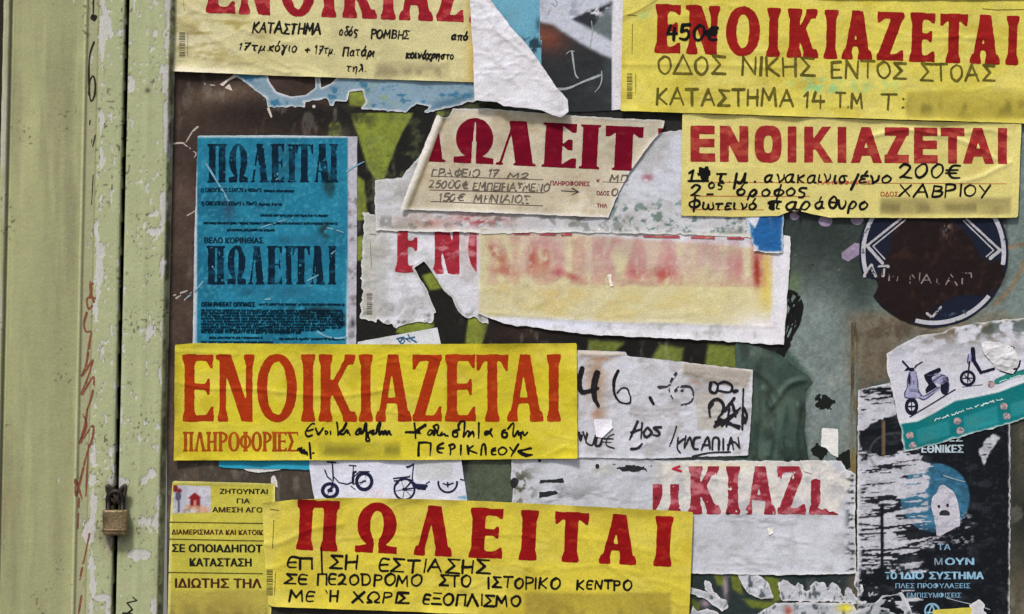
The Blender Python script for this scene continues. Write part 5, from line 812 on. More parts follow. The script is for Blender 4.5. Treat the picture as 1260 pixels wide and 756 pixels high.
hand(T, [(bs([(126, 212), (145, 150), (140, 40)], [(110, 42), (160, 45)], [(148, 130), (180, 165), (230, 175), (262, 160)], [(262, 170), (265, 65)], [(240, 62), (280, 65)], [(262, 175), (330, 158)], [(270, 130), (300, 100), (360, 100)], [(250, 185), (275, 205)], [(120, 205), (140, 190)], [(95, 90), (110, 130), (135, 150)]), .8), (bs([(262, 165), (266, 105), (280, 100)], [(120, 212), (132, 212)], [(322, 158), (338, 155)]), 1.8),
         (bs([(505, 140), (600, 130), (605, 120)], [(510, 155), (560, 150)], [(580, 70), (620, 60)], [(590, 75), (625, 55), (622, 80)], [(622, 80), (615, 150)], [(570, 205), (620, 150)], [(570, 205), (640, 195)], [(510, 185), (535, 160)]), .8), (bs([(625, 180), (700, 185)], [(650, 195), (690, 200)], [(600, 150), (640, 185)], [(565, 205), (580, 205)]), 1.7), (bs([(700, 170), (720, 160)], [(800, 170), (828, 180), (860, 168)], [(828, 165), (828, 190)], [(905, 145), (925, 150)]), .8),
         (bs([(570, 205), (550, 150)], [(570, 205), (520, 215)], [(570, 205), (560, 260)], [(570, 205), (610, 245)], [(570, 205), (625, 215)], [(330, 158), (300, 180)], [(330, 158), (340, 125)], [(126, 212), (150, 190)], [(126, 212), (110, 235)]), .35)], .8, NV, 'bicycle_print', st=.6)
# --- torn white sheet with KIAZE
T = Thing('letting_notice', 'torn grey-white notice with half-peeled red capitals, right of the lower yellow notice', 'notice', 850, 640, 0, 'torn white letting notices')
def ki_c(x, y):
    c = solid(x, (186, 188, 196)); c = mx(c, (206, 200, 192), .8 * sm(-2, 2, polyd(x, y, [(803, 596), (808, 570), (1012, 566), (1050, 590), (1030, 632), (800, 632)]) + 6 * (fbm(x, y, 10, seed=127) - .5))); c = mx(c, (214, 206, 168), .6 * blob(x, y, 880, 572, 50, 6) + .6 * blob(x, y, 742, 578, 10, 6)); c = mx(c, (120, 122, 126), .7 * sm(.5, .7, fbm(x, y, 22, 7, 128)) * blob(x, y, 690, 612, 60, 14) * 1.4); c = mx(c, (160, 162, 166), .6 * sm(.5, .7, fbm(x, y, 14, seed=129)))
    c = mx(c, (84, 82, 70), .8 * sm(.45, .6, fbm(x, y, 9, 7, 130)) * blob(x, y, 642, 598, 14, 22) * 1.6); c = mx(c, (140, 142, 146), .7 * sm(.5, .6, fbm(x, y, 16, 4, 131)) * blob(x, y, 925, 638, 36, 6, 12) * 1.5); c = mx(c, (42, 46, 44), .95 * sm(.50, .6, fbm(x, y, 9, 3, 132)) * sm(1036, 1050, x)); return paper_tex(x, y, 49, c, .05)
KIP = [(630, 560), (700, 562), (800, 566), (900, 567), (1035, 567), (1042, 578), (1053, 584), (1052, 640), (1054, 706), (960, 708), (846, 706), (700, 640), (629, 625), (632, 600), (628, 590)]
sheet(T, KIP, ki_c, 1.5, lambda x, y: folds(x, y, 640, 570, 1045, 700, 14, 8, .6) + wrinkle(x, y, 49, .6, 40) + .6 * sm(5, 0, 708 - y) + .8 * sm(-2, 2, polyd(x, y, [(803, 596), (808, 570), (1012, 566), (1050, 590), (1030, 632), (800, 632)])) * .4, torn=1.2, ts=7, seed=49, st=1.5)
tear = lambda X, Y: np.minimum.reduce([7 * (fbm(X, Y, 6, 6, 133) - .22), Y - (574 + 22 * sm(845, 838, X)), -polyd(X, Y, [(925, 615), (942, 617), (940, 632), (926, 636)]), np.where(X > 993, polyd(X, Y, [(996, 594), (1004, 588), (1011, 591), (1009, 604), (1012, 613), (1007, 625), (1012, 628), (1016, 624), (1021, 630), (1025, 629), (1031, 634), (994, 634)]) + 4.5 * (fbm(X, Y, 5, 5, 200) - .5), 9), -polyd(X, Y, [(978, 560), (998, 560), (995, 580), (988, 585)]) + 0])
letters(T, [('Ο', 770, 815), ('Ι', 822, 838), ('Κ', 847, 887), ('Ι', 893, 911), ('Α', 917, 955), ('Ζ', 957, 991), ('Ε', 995, 1032)], lambda x: 573 + (x - 850) * .004, lambda x: 632.5 + (x - 850) * .006, dict(SERIF, s=12), ink((132, 36, 48), .45, 10, under=(176, 104, 112), thr=.48), clip=lambda X, Y: np.minimum(tear(X, Y), X - 803), wob=.5)
hand(T, [([[(838, 580), (828, 577), (836, 574)]], 1.2), ([[(961, 578), (961, 588)]], .8)], 1, (170, 44, 60), 'lettering_fragment')
shapes(T, [(lambda X, Y: polyd(X, Y, [(664, 590), (676, 591), (693, 589), (694, 594), (678, 594), (664, 595)]) + 3 * (fbm(X, Y, 5, 3, 134) - .5), (658, 584, 700, 600)), (lambda X, Y: polyd(X, Y, [(663, 606), (684, 604), (688, 607), (676, 611), (664, 613)]) + 3 * (fbm(X, Y, 5, 3, 135) - .5), (658, 600, 692, 617)), (lambda X, Y: ell(X, Y, 777, 576, 20, 4) + 9 * (fbm(X, Y, 6, 3, 136) - .5), (752, 568, 802, 584)), (lambda X, Y: ell(X, Y, 633, 594, 5, 6) + 5 * (fbm(X, Y, 4, 4, 137) - .5), (626, 584, 642, 602)), (lambda X, Y: ell(X, Y, 735, 574, 2.5, 3), (730, 568, 740, 580)), (lambda X, Y: ell(X, Y, 664, 567, 2, 2), (660, 563, 668, 571)), (lambda X, Y: polyd(X, Y, [(893, 628), (899, 633), (895, 634)]), (888, 622, 904, 638)), (lambda X, Y: polyd(X, Y, [(806, 610), (809, 613), (806, 615)]), (800, 604, 814, 620))], 'ink_stain', (40, 40, 42), .7)
shapes(T, [(lambda X, Y: polyd(X, Y, [(944, 650), (952, 649), (952, 656), (946, 659)]), (940, 645, 956, 662)), (lambda X, Y: polyd(X, Y, [(984, 566), (997, 572), (999, 583), (990, 580)]), (980, 562, 1004, 588))], 'paper_flake', (216, 212, 206), .8, M_paper, 1.2)

# --- small-ads flyer
T = Thing('small_ads_flyer', 'yellow estate flyer with ruled black text and a small house picture, bottom left', 'flyer', 270, 680, 0)
def sa_c(x, y):
    c = solid(x, (182, 174, 68)); c = mx(c, (168, 158, 56), .6 * sm(.45, .7, fbm(x, y, 40, seed=140)))
    p = polyd(x, y, [(213, 597), (259, 598.5), (259, 631), (212, 632)]); m = sm(-.8, .8, np.minimum(p, ell(x, y, 236, 614.5, 27, 21, 8)))
    pc = solid(x, (166, 168, 180)); pc = mx(pc, (206, 200, 206), .5 * sm(.5, .6, fbm(x, y, 8, seed=141))); pc = mx(pc, (196, 150, 124), .9 * sm(-1, 1, polyd(x, y, [(228, 622), (240, 620), (257, 625), (257, 632), (245, 631), (236, 627), (228, 626)])))
    pc = mx(pc, (120, 24, 28), sm(-.7, .7, polyd(x, y, [(231, 613.5), (239.5, 606), (248, 613), (246, 613), (246, 623), (233.5, 623), (233.5, 613.5)]))); pc = mx(pc, (190, 150, 140), .8 * sm(-.5, .5, polyd(x, y, [(238, 616), (241.5, 616), (241.5, 623), (238, 623)]))); pc = mx(pc, (150, 120, 96), .7 * sm(.5, .6, noise(x, y, 3, 3, 9)) * sm(620, 624, y) * (x > 226)); pc = mx(pc, (70, 66, 84), .9 * sm(-.6, .6, np.maximum(ell(x, y, 219, 611, 3.6, 6), 1.2 - segd(x, y, [(219.5, 616), (219.7, 630)])))); pc = mx(pc, (110, 22, 30), .95 * sm(-.6, .6, np.maximum(ell(x, y, 215.5, 601.5, 3.8, 4.6), ell(x, y, 221, 604, 2.6, 2.6))))
    m = m[..., None]; c = c * (1 - m) + pc * m
    c = smudge(c, x, y, 205, 726, 330, 800, (150, 134, 66), .85, 42); c = mx(c, (216, 208, 130), .7 * sm(3, 1, np.abs(polyd(x, y, [(211, 593), (338, 595.5), (330, 900), (204, 900)])))); return paper_tex(x, y, 51, c, .03)
sheet(T, [(214, 592), (212, 594), (209, 640), (207.5, 700), (205, 800), (330, 800), (337, 700), (338.5, 595.5), (300, 594)], sa_c, 1.6, lambda x, y: wrinkle(x, y, 51, .35, 40) + .8 * sm(6, 0, y - 593), torn=.3, seed=51, st=1.4, mat_=M_gloss)
K1 = (38, 36, 26); BR = (72, 34, 24)
ftext(T, [('ΖΗΤΟΥΝΤΑΙ', 270, 329.5, 601.5, 608, K1, .055), ('ΓΙΑ', 291, 307.5, 613.5, 619.5, K1, .055), ('ΑΜΕΣΗ ΑΓΟ', 261, 323, 624, 630.6, (56, 40, 28), .055), ('ΔΙΑΜΕΡΙΣΜΑΤΑ ΚΑΙ ΚΑΤΟΙΚ', 210.8, 324, 651.5, 658, BR, .045), ('ΣΕ ΟΠΟΙΑΔΗΠΟΤ', 211, 323, 669.6, 679.6, (28, 28, 24), .085), ('ΚΑΤΑΣΤΑΣΗ', 233, 309.7, 686.8, 697, (28, 28, 24), .085), ('ΙΔΙΩΤΗΣ ΤΗΛ', 215, 322, 711.5, 723.4, BR, .09)], slope=.006)
rules(T, [[(208.5, 642.8), (326, 644.5)], [(208, 663.7), (325, 666)], [(207.3, 704.7), (323, 706.3)]], .5, (84, 78, 32))
# --- lower yellow sale notice
T = Thing('sale_notice', 'long yellow notice along the bottom with dark red capitals and three handwritten lines', 'notice', 590, 685, 0, G_Y)
def by_c(x, y):
    c = solid(x, (198, 182, 62)); c = mx(c, (206, 192, 88), .6 * sm(.45, .7, fbm(x, y, 60, 30, 143))); c = mx(c, (180, 160, 52), .6 * sm(.55, .75, fbm(x, y, 40, seed=144))); c = mx(c, (208, 196, 100), .7 * sm(350, 322, x)); c = smudge(c, x, y, 645, 729, 826, 800, (146, 128, 54), .85, 44); return paper_tex(x, y, 53, c, .03)
byh = lambda x, y: folds(x, y, 325, 625, 845, 750, 18, 3, .7) + wrinkle(x, y, 53, .4, 60) + crease(x, y, catmull([(322, 670), (345, 668), (380, 652), (420, 645)]), 1.2, 7) + crease(x, y, catmull([(322, 700), (340, 698), (360, 690)]), .9, 6) + crease(x, y, [(720, 662), (740, 690), (790, 722)], .8, 5) + crease(x, y, [(690, 700), (740, 695), (790, 706)], .6, 5) + crease(x, y, [(700, 660), (760, 668), (840, 690)], .5, 5) + crease(x, y, [(560, 728), (600, 715), (640, 712)], .6, 5) + .8 * sm(840, 852, x)
sheet(T, [(322.5, 619), (360, 615), (420, 612.5), (500, 613.5), (600, 617), (720, 623), (852.5, 630), (850, 700), (847.5, 760), (846, 775), (700, 760), (335, 746.5), (330, 744), (326, 690)], by_c, 4.0, byh, curl=2.6, torn=.35, seed=53)
LS = dict(SERIF, s=16, t=9, b=8.5, e=2.6, hs=5, gap=.06)
letters(T, [('Π', 364, 418), ('Ω', 436, 491.5), ('Λ', 508.8, 559), ('Ε', 576.5, 620), ('Ι', 638, 663.5), ('Τ', 681, 724.5), ('Α', 736.5, 786), ('Ι', 803.5, 829)], lambda x: 616.2 + (x - 391) * .046, lambda x: 677.2 + (x - 391) * .0455, LS, ink((132, 14, 16), .14, 4, under=(190, 90, 40)), shear=.05)
hand(T, [('эΠ', 354, 384, 699, 14), ([[(395.5, 674), (396.5, 706)]], 1.1), ('ΣΗ', 406, 440, 699.5, 16), ('эΣΤΙΑΣΗΣ', 467, 603, 703, 16), ('Σэ', 350, 378, 718.5, 12), ('ΠэζΟdΡΟΜΟ'.replace('ζ', 'z'), 391, 519, 719, 13), ('ΣΤΟ', 541, 579, 721, 13), ('ΙΣΤΟΡΙΚΟ', 601, 689, 723, 13), ('ΚэΝΤΡΟ', 710, 777, 724.5, 11), ('Μэ', 356, 387, 740, 12.5), ("'Η", 401, 416, 740, 12), ('ΧΩΡΙΣ', 434, 503, 741, 13), ('эΞΟΠΛΙΣΜΟ', 521, 640, 744, 13)], 1.3, BK, slope=.016, slant=.05, jit=.06)
barcode(T, 328, 701, 336, 733, col=(92, 84, 40), seed=6); rules(T, [[(337, 640), (335.5, 675)], [(333, 627), (343, 628)], [(339, 705), (338, 732)]], .45, (96, 88, 40))

# --- black campaign poster, half torn
T = Thing('black_poster', 'black poster with a pale ghost on a blue disc, left half torn to white', 'poster', 1150, 620, 0)
def white_show(x, y):
    n = fbm(x, y, 26, 5.5, 150, 5); n2 = fbm(x, y, 8, 8, 151, 4)
    a = -1.0 * sm(1122, 1176, x) + .70 * sm(1150, 1100, x) * sm(562, 574, y) * sm(712, 690, y)
    a = a + .35 * blob(x, y, 1105, 600, 48, 70) - .10
    w = sm(.44, .50, n + a * .65)
    for P, s_ in (([(1054, 488), (1070, 492), (1100, 490), (1106, 508), (1080, 520), (1056, 530)], 1), ([(1089, 561), (1112, 560), (1118, 566), (1113, 582), (1106, 591), (1098, 586), (1090, 580)], 1), ([(1055, 562), (1075, 560), (1084, 566), (1080, 578), (1060, 584), (1054, 580)], 1), ([(1113, 553), (1131, 551), (1130, 560), (1116, 562)], 1), ([(1126, 581), (1138, 580), (1143, 594), (1138, 608), (1126, 616), (1118, 604)], 1), ([(1205, 552), (1222, 535), (1232, 538), (1221, 556), (1211, 572)], 1), ([(1118, 596), (1136, 600), (1146, 612), (1128, 616)], 1)):
        w = np.maximum(w, sm(-1, 1, polyd(x, y, P) + 8 * (n2 - .5)))
    w = np.maximum(w, .75 * sm(.5, .56, fbm(x, y, 4, 4, 191)) * sm(.25, .7, blob(x, y, 1184, 652, 20, 24))); w = np.maximum(w, .9 * sm(.5, .56, fbm(x, y, 5, 4, 192)) * sm(.3, .8, blob(x, y, 1118, 630, 26, 34))); w = np.maximum(w, .85 * sm(.53, .58, fbm(x, y, 7, 2.6, 193)) * sm(.25, .7, blob(x, y, 1132, 668, 34, 30)))
    st_ = fbm(x, y + .1 * x, 34, 3.2, 190, 4); w = w * (1 - .95 * sm(.60, .63, st_ + .10 * sm(600, 640, y) * sm(1060, 1090, x)) * sm(1058, 1062, x)) * (1 - .96 * sm(-1, 1, polyd(x, y, [(1056, 532), (1076, 520), (1108, 512), (1112, 556), (1088, 560), (1060, 556)]) + 9 * (n2 - .5)))
    w = w * (1 - .9 * sm(1.6, .6, np.minimum.reduce([segd(x, y, [(1058, 637), (1084, 635)]), segd(x, y, [(1058, 658), (1090, 656)]), segd(x, y, [(1058, 645), (1086, 648)]), segd(x, y, [(1100, 655), (1135, 652)]), segd(x, y, [(1082, 622), (1110, 621)]), segd(x, y, [(1062, 689), (1100, 690)])]) + 3 * (n2 - .5)))
    w = w * (1 - sm(2.8, 1.4, np.abs(x - 1085.5) + 2 * (n2 - .5)) * sm(618, 624, y)) ; w = w * (1 - .95 * sm(.42, .5, fbm(x, y, 5, 6, 152)) * sm(-2, 2, polyd(x, y, [(1056, 700), (1118, 696), (1130, 735), (1060, 738)])))
    return w
def bp_c(x, y):
    c = mx(solid(x, (20, 23, 28)), (48, 52, 58), .55 * sm(.55, .75, fbm(x, y, 18, 10, 205)) + .5 * sm(.66, .74, fbm(x, y, 4, 3, 206))); disc = sm(-1, 1, ell(x, y, 1151, 613, 42.5, 42.5)); w = white_show(x, y); n = fbm(x, y, 20, 6, 153, 4)
    c = mx(c, (48, 98, 126), disc * (.8 + .2 * sm(.4, .5, fbm(x, y, 6, 6, 204))) * sm(.30, .36, n + .3 * sm(1110, 1150, x) + .2 * sm(640, 610, y)) * sm(672, 650, y + 12 * n)); c = mx(c, (80, 132, 158), .4 * disc * sm(.6, .7, n))
    c = mx(c, (182, 182, 191), w); c = mx(c, (132, 136, 144), .5 * w * sm(.5, .66, fbm(x, y, 12, 5, 207))); c = mx(c, (100, 100, 104), .4 * sm(2.4, 1, segd(x, y, catmull([(1108, 533), (1090, 535), (1075, 545), (1070, 560), (1078, 576)])) + 2 * (n - .5)))
    c = mx(c, (112, 92, 68), .85 * sm(2.6, 1.6, np.abs(x - 1087.5)) * sm(516, 520, y) * sm(566, 558, y)); c = mx(c, (70, 84, 88), .8 * disc * w * 0 + .0)
    c = mx(c, (176, 178, 184), .9 * sm(.72, .8, noise(x, y, 2.5, 5, 154)) * sm(1240.8, 1241.6, x)); return c * (1 + .10 * (noise(x, y, 3, 3, 155) - .5))[..., None]
BPP = [(1056, 480), (1100, 470), (1243, 470), (1243.5, 620), (1242.5, 800), (1056, 800), (1055, 640)]
sheet(T, BPP, bp_c, 1.0, lambda x, y: .8 * white_show(x, y) * 0 + wrinkle(x, y, 55, .3, 40) - .35 * white_show(x, y) * sm(1243, 1235, x), torn=1.2, ts=5, seed=55, st=1.15)
gh = catmull([(1146, 621), (1148, 612), (1153, 607), (1156, 599), (1161, 597), (1166, 600), (1172, 604), (1177, 612), (1180, 624), (1182, 645), (1176, 650), (1166, 655), (1154, 661), (1152, 650), (1149, 636), (1146, 621)], 4)
shapes(T, [(lambda X, Y: polyd(X, Y, gh) + 1 * (noise(X, Y, 6, 6, 3) - .5), bbox(gh, 5))], 'ghost_print', lambda x, y: mx(mx(solid(x, (184, 182, 192)), (150, 150, 162), .6 * sm(.5, .65, fbm(x, y, 9, 5, 201))), (60, 66, 78), .8 * sm(.62, .7, fbm(x, y, 5, 3, 202)) * (sm(1156, 1146, x) + sm(650, 660, y))), .8, lift=.3)
shapes(T, [(lambda X, Y: ell(X, Y, 1155.5, 623.5, 1.8, 2), (1150, 618, 1161, 629)), (lambda X, Y: ell(X, Y, 1166.2, 622, 1.8, 2.2), (1161, 616, 1172, 628)), (lambda X, Y: np.minimum(ell(X, Y, 1162.5, 632.5, 6.5, 4.6), 634.5 - Y + (X - 1160) * .02), (1153, 625, 1172, 640))], 'ghost_face', (44, 44, 50), .5, lift=.6)
PB = (132, 172, 196)
ftext(T, [('ΤΑ', 1154, 1170, 669.5, 677, PB, .03), ('ΝΙΚΟΥΝ'[-3:], 1163, 1199, 686.5, 695.5, PB, .085), ('Μ', 1150, 1160, 687, 695.5, (120, 140, 156), .03), ('ΤΟ', 1089, 1104, 704, 713, PB, .08), ('ΙΔΙΟ', 1109, 1137, 704, 713, PB, .08), ('ΣΥΣΤΗΜΑ', 1143, 1211, 703.8, 713, PB, .085), ('ΠΛΕΣ ΠΡΟΦΥΛΑΞΕΙΣ', 1102, 1194, 717.8, 724.4, (118, 158, 184), .02), ('ΕΜΠΙΣΥΜΦΙΣΕΙΣ', 1116, 1183, 729.5, 736, (118, 158, 184), .02), ('ΕΘΝΙΚΕΣ', 1134, 1186, 547.5, 557.5, (172, 190, 198), .07), ('ΕΣ', 1168, 1185, 535, 543.5, (172, 190, 198), .03)], lift=.5)
hand(T, [([[(1147 + 8.6 * math.cos(a / 20 * math.pi), 752 + 8.6 * math.sin(a / 20 * math.pi)) for a in range(41)]], 1.0), ([[(1141, 760), (1147, 744), (1153, 760)], [(1141, 754), (1154, 754)]], .9)], 1, (130, 170, 192), 'circled_letter'); 
hand(T, [([ST([(430, 98), (480, 115), (530, 128)], 1050, 560, 3.857)], .5), ([ST([(445, 680), (520, 700), (590, 715), (650, 735)], 1050, 560, 3.857)], .4)], .5, (150, 160, 168), 'scratch')

# --- scooter flyer
T = Thing('scooter_flyer', 'tilted white and teal flyer showing two scooters, at the right edge', 'flyer', 1180, 470, 0)
F = lambda P: [(1090 + a / 5.04, 410 + b / 5.04) for a, b in P]
WAVE = F([(85, 565), (200, 548), (290, 503), (430, 422), (560, 398), (700, 368), (857, 308), (1100, 230), (1100, 480), (857, 535), (480, 640), (330, 690), (120, 730)])
def sc_c(x, y):
    c = solid(x, (194, 194, 204)); n = fbm(x, y, 16, seed=160, o=5); c = mx(c, (160, 162, 168), .7 * sm(.4, .6, n) * sm(450, 425, y)); c = mx(c, (104, 92, 74), .9 * sm(.42, .56, n + .25 * sm(412, 385, y) - .08) * sm(432, 405, y)); c = mx(c, (66, 78, 74), .8 * sm(.5, .6, fbm(x, y, 13, 8, 161)) * sm(425, 400, y))
    q = polyd(x, y, WAVE); c = mx(c, (206, 210, 212), sm(-4.5, -3, q) * .7); c = mx(c, (14, 106, 110), sm(-.8, .8, q)); c = mx(c, (44, 134, 140), .7 * sm(0, 1, q) * (sm(-2, 2, polyd(x, y, F([(190, 600), (390, 540), (400, 630), (200, 690)]))) + sm(-2, 2, polyd(x, y, F([(480, 520), (690, 450), (700, 560), (490, 620)]))) + sm(-2, 2, polyd(x, y, F([(770, 440), (857, 410), (1000, 380), (1000, 470), (780, 520)])))))
    return paper_tex(x, y, 57, c, .05)
SCP = F([(8, 200), (5, 130), (60, 90), (140, 40), (230, 10), (320, 0), (430, -40), (560, -60), (700, -80), (1100, -110), (1100, 480), (857, 535), (480, 640), (330, 690), (120, 735), (85, 560), (40, 380)])
sheet(T, SCP, sc_c, 1.9, lambda x, y: wrinkle(x, y, 57, .6, 30) * sm(500, 440, y) + .5 * wrinkle(x, y, 58, .4, 40), torn=2.2, ts=10, seed=57, st=1.4)
fs = lambda *P: [F(p) for p in P]; fc = lambda *P: [catmull(F(p), 5) for p in P]
NK = (24, 26, 44)
def ew(wx, wy, a, b_, w): 
    cx, cy = F([(wx, wy)])[0]; a, b_, w = a / 5.04, b_ / 5.04, w / 5.04
    return (lambda X, Y: w - np.abs(ell(X, Y, cx, cy, a, b_) - w), (cx - a - 3, cy - b_ - 3, cx + a + 3, cy + b_ + 3))
shapes(T, [(lambda X, Y: polyd(X, Y, F([(140, 240), (180, 235), (195, 290), (200, 345), (235, 390), (310, 345), (330, 330), (335, 350), (240, 415), (205, 405), (185, 400), (120, 400), (112, 375), (135, 345), (130, 290)])), (1108, 452, 1162, 496)), (lambda X, Y: polyd(X, Y, F([(285, 285), (340, 250), (375, 265), (385, 300), (350, 320), (320, 310), (290, 310)])), (1140, 455, 1172, 478)), (lambda X, Y: polyd(X, Y, F([(510, 130), (535, 125), (540, 170), (520, 185), (505, 165)])), (1186, 430, 1202, 452))], 'scooter_body_print', (146, 146, 176), .7)
shapes(T, [ew(160, 455, 42, 54, 10), ew(508, 280, 50, 50, 9), (lambda X, Y: polyd(X, Y, F([(235, 260), (270, 240), (335, 213), (345, 235), (300, 255), (285, 280), (300, 310), (320, 335), (250, 375), (245, 350), (265, 320), (245, 290)])), (1132, 450, 1162, 488)), (lambda X, Y: ell(X, Y, *F([(366, 340)])[0], 5.5, 8.5), (1155, 466, 1170, 489)), (lambda X, Y: polyd(X, Y, F([(350, 275), (385, 270), (392, 295), (370, 320), (355, 300)])), (1156, 460, 1172, 478)), (lambda X, Y: polyd(X, Y, F([(130, 215), (175, 215), (180, 235), (160, 240), (140, 232), (112, 238)])), (1108, 450, 1128, 460)), (lambda X, Y: polyd(X, Y, F([(800, 255), (780, 262), (740, 250), (700, 235), (840, 165), (832, 205)])), (1226, 438, 1260, 466))], 'scooter_print', NK, .7)
shapes(T, [(lambda X, Y: polyd(X, Y, F([(150, 262), (160, 268), (158, 315), (146, 335), (136, 320), (140, 280)])), (1112, 456, 1126, 480)), (lambda X, Y: polyd(X, Y, F([(168, 290), (178, 300), (176, 325), (168, 322)])), (1118, 462, 1130, 478)), (lambda X, Y: polyd(X, Y, F([(140, 358), (160, 345), (195, 352), (230, 390), (220, 396), (190, 368), (150, 366)])), (1112, 474, 1140, 492))], 'scooter_shadow_print', (56, 54, 84), .6)
hand(T, [(fc([(150, 245), (135, 290), (132, 340), (118, 370), (118, 398)], [(185, 240), (198, 300), (202, 350), (232, 392), (300, 355), (335, 335)], [(205, 400), (240, 412), (300, 372)], [(118, 398), (150, 405), (190, 402)], [(290, 300), (320, 280), (350, 262), (375, 268)], [(260, 262), (300, 262), (335, 240)], [(380, 290), (392, 320), (385, 355)], [(512, 135), (508, 180), (516, 190)]), .6)], .6, (60, 60, 92), 'scooter_print', st=.6)
hand(T, [(fs([(105, 175), (150, 225)], [(180, 215), (190, 200), (225, 180)], [(148, 260), (145, 310)]), 1.0), (fs([(540, 100), (545, 170), (590, 245), (670, 222)]), 2.0), (fs([(520, 180), (508, 280)]), 1.0), (fs([(150, 520), (300, 430), (430, 350)]), .7), (fs([(160, 420), (160, 490)], [(130, 455), (190, 455)], [(480, 280), (535, 280)], [(508, 255), (508, 305)], [(490, 262), (525, 298)]), .8), (fs([(475, 335), (600, 320)]), .4), (fs([(780, 85), (795, 92)]), 1)], 1, NK, 'scooter_print', st=.6)
shapes(T, [(lambda X, Y, a=a, b_=b_: ell(X, Y, *F([(a, b_)])[0], 4.6, 4.4) + 1 * (noise(X, Y, 3, 3, 5) - .5), (F([(a, b_)])[0][0] - 7, F([(a, b_)])[0][1] - 7, F([(a, b_)])[0][0] + 7, F([(a, b_)])[0][1] + 7)) for a, b_ in ((150, 635), (168, 696), (444, 545), (463, 606), (733, 455), (750, 516), (654, 318))], 'round_badge', lambda x, y: mx(solid(x, (176, 148, 148)), (112, 112, 118), sm(.45, .6, noise(x, y, 2.4, 2.4, 8))), .7)
rules(T, [F([(690, 300), (760, 270), (857, 240), (1000, 200)])], 2.6, (34, 120, 112), 'teal_bar')
hand(T, scrawl_lines(8, [(0, 84, 0, 2.4)]) and [([[(1150 + a * .95 - b_ * -.0, 517 - a * .30 + b_) for a, b_ in s] for s in scrawl_lines(8, [(0, 90, 0, 3.2)])[0][0]], .5), ([[(1230 + a * .95, 470 - a * .28 + b_) for a, b_ in s] for s in scrawl_lines(9, [(0, 30, 0, 2.2)])[0][0]], .4)], .5, (196, 214, 212), 'small_print', st=.6, lift=.6)
T2 = Thing('crumpled_scrap', 'crumpled white paper lump glued over the second scooter picture', 'paper scrap', 1232, 442, 0)
sheet(T2, F([(592, 62), (640, 52), (770, 68), (800, 110), (832, 160), (815, 215), (790, 255), (740, 240), (680, 215), (640, 160), (605, 120)]), lambda x, y: paper_tex(x, y, 59, solid(x, (200, 200, 202)), .04), 2.4, lambda x, y: 2 * sm(0, 8, polyd(x, y, F([(592, 62), (770, 68), (832, 160), (790, 255), (680, 215), (605, 120)]))) + wrinkle(x, y, 59, 1.2, 16), torn=1.2, ts=7, seed=59, st=1)

# --- peeling remnants along the bottom right
T = Thing('torn_poster', 'ragged grey-white paper remnants along the bottom edge, right of the long yellow notice', 'poster', 960, 735, 0)
wc = lambda x, y: paper_tex(x, y, 61, mx(mx(solid(x, (180, 182, 190)), (150, 154, 158), .7 * sm(.5, .7, fbm(x, y, 14, seed=162))), (60, 70, 72), .8 * sm(.56, .66, fbm(x, y, 6, 12, 163))), .05)
V_ = lambda P: [(780 + a / 3.856, 560 + b / 3.856) for a, b in P]
sheet(T, V_([(495, 572), (590, 568), (640, 610), (665, 680), (600, 685), (545, 660), (515, 620)]), wc, 1.0, lambda x, y: wrinkle(x, y, 61, .8, 14), torn=1, ts=6, seed=61, st=1.2)
sheet(T, V_([(685, 600), (700, 615), (710, 592), (735, 600), (760, 625), (780, 610), (800, 620), (820, 655), (835, 625), (860, 590), (880, 605), (905, 610), (920, 630), (940, 600), (960, 610), (1000, 690), (1012, 620), (1040, 650), (1070, 695), (1100, 700), (1100, 715), (1000, 700), (850, 697), (700, 690)]), wc, 1.0, lambda x, y: wrinkle(x, y, 62, .5, 14), torn=3, ts=4, seed=62, st=1, name='torn_fringe')
sheet(T, V_([(255, 625), (330, 645), (440, 690), (450, 720), (420, 745), (350, 690), (255, 650)]), wc, 1.2, lambda x, y: wrinkle(x, y, 63, .5, 14), torn=1.6, ts=5, seed=63, st=1.2, name='torn_fringe')
sheet(T, V_([(335, 595), (360, 600), (380, 650), (420, 680), (400, 690), (340, 640)]), wc, 1.1, None, torn=1.6, ts=5, seed=64, st=1.2, name='torn_fringe')
sheet(T, V_([(265, 760), (280, 715), (300, 745), (345, 730), (400, 745), (420, 790), (420, 900), (255, 900)]), wc, 1.2, None, torn=1.6, ts=5, seed=65, st=1.2, name='torn_fringe')
sheet(T, V_([(675, 705), (800, 700), (1000, 703), (1040, 700), (1060, 740), (1120, 720), (1180, 670), (1270, 655), (1300, 690), (1320, 760), (1330, 900), (600, 900), (590, 752)]), lambda x, y: mx(mx(wc(x, y), (214, 200, 40), .9 * blob(x, y, 1040, 748, 9, 6)), (156, 70, 50), .9 * blob(x, y, 970, 752, 4, 6)), 1.4, lambda x, y: wrinkle(x, y, 66, .7, 24), torn=1.6, ts=6, seed=66, st=1.4, name='torn_fringe')
sheet(T, V_([(1055, 550), (1080, 590), (1090, 650), (1075, 665), (1045, 620)]), wc, 1.6, lambda x, y: wrinkle(x, y, 67, .8, 10), torn=1, ts=5, seed=67, st=1, name='torn_fringe')
T = Thing('torn_scrap', 'lemon yellow strip at the very bottom edge under the black poster', 'paper scrap', 1170, 770, 0)
sheet(T, [(1148, 751), (1198, 747.5), (1202, 800), (1146, 800)], lambda x, y: paper_tex(x, y, 69, solid(x, (202, 190, 80)), .03), 1.9, torn=.6, seed=69, st=1.5)
T = Thing('torn_scrap', 'white torn fleck beside the lemon yellow strip at the bottom edge', 'paper scrap', 1206, 750, 0)
sheet(T, [(1194, 745), (1203, 738), (1212, 744), (1212, 770), (1200, 775)], lambda x, y: solid(x, (186, 186, 190)), 2.2, torn=3, ts=5, seed=70, st=1)

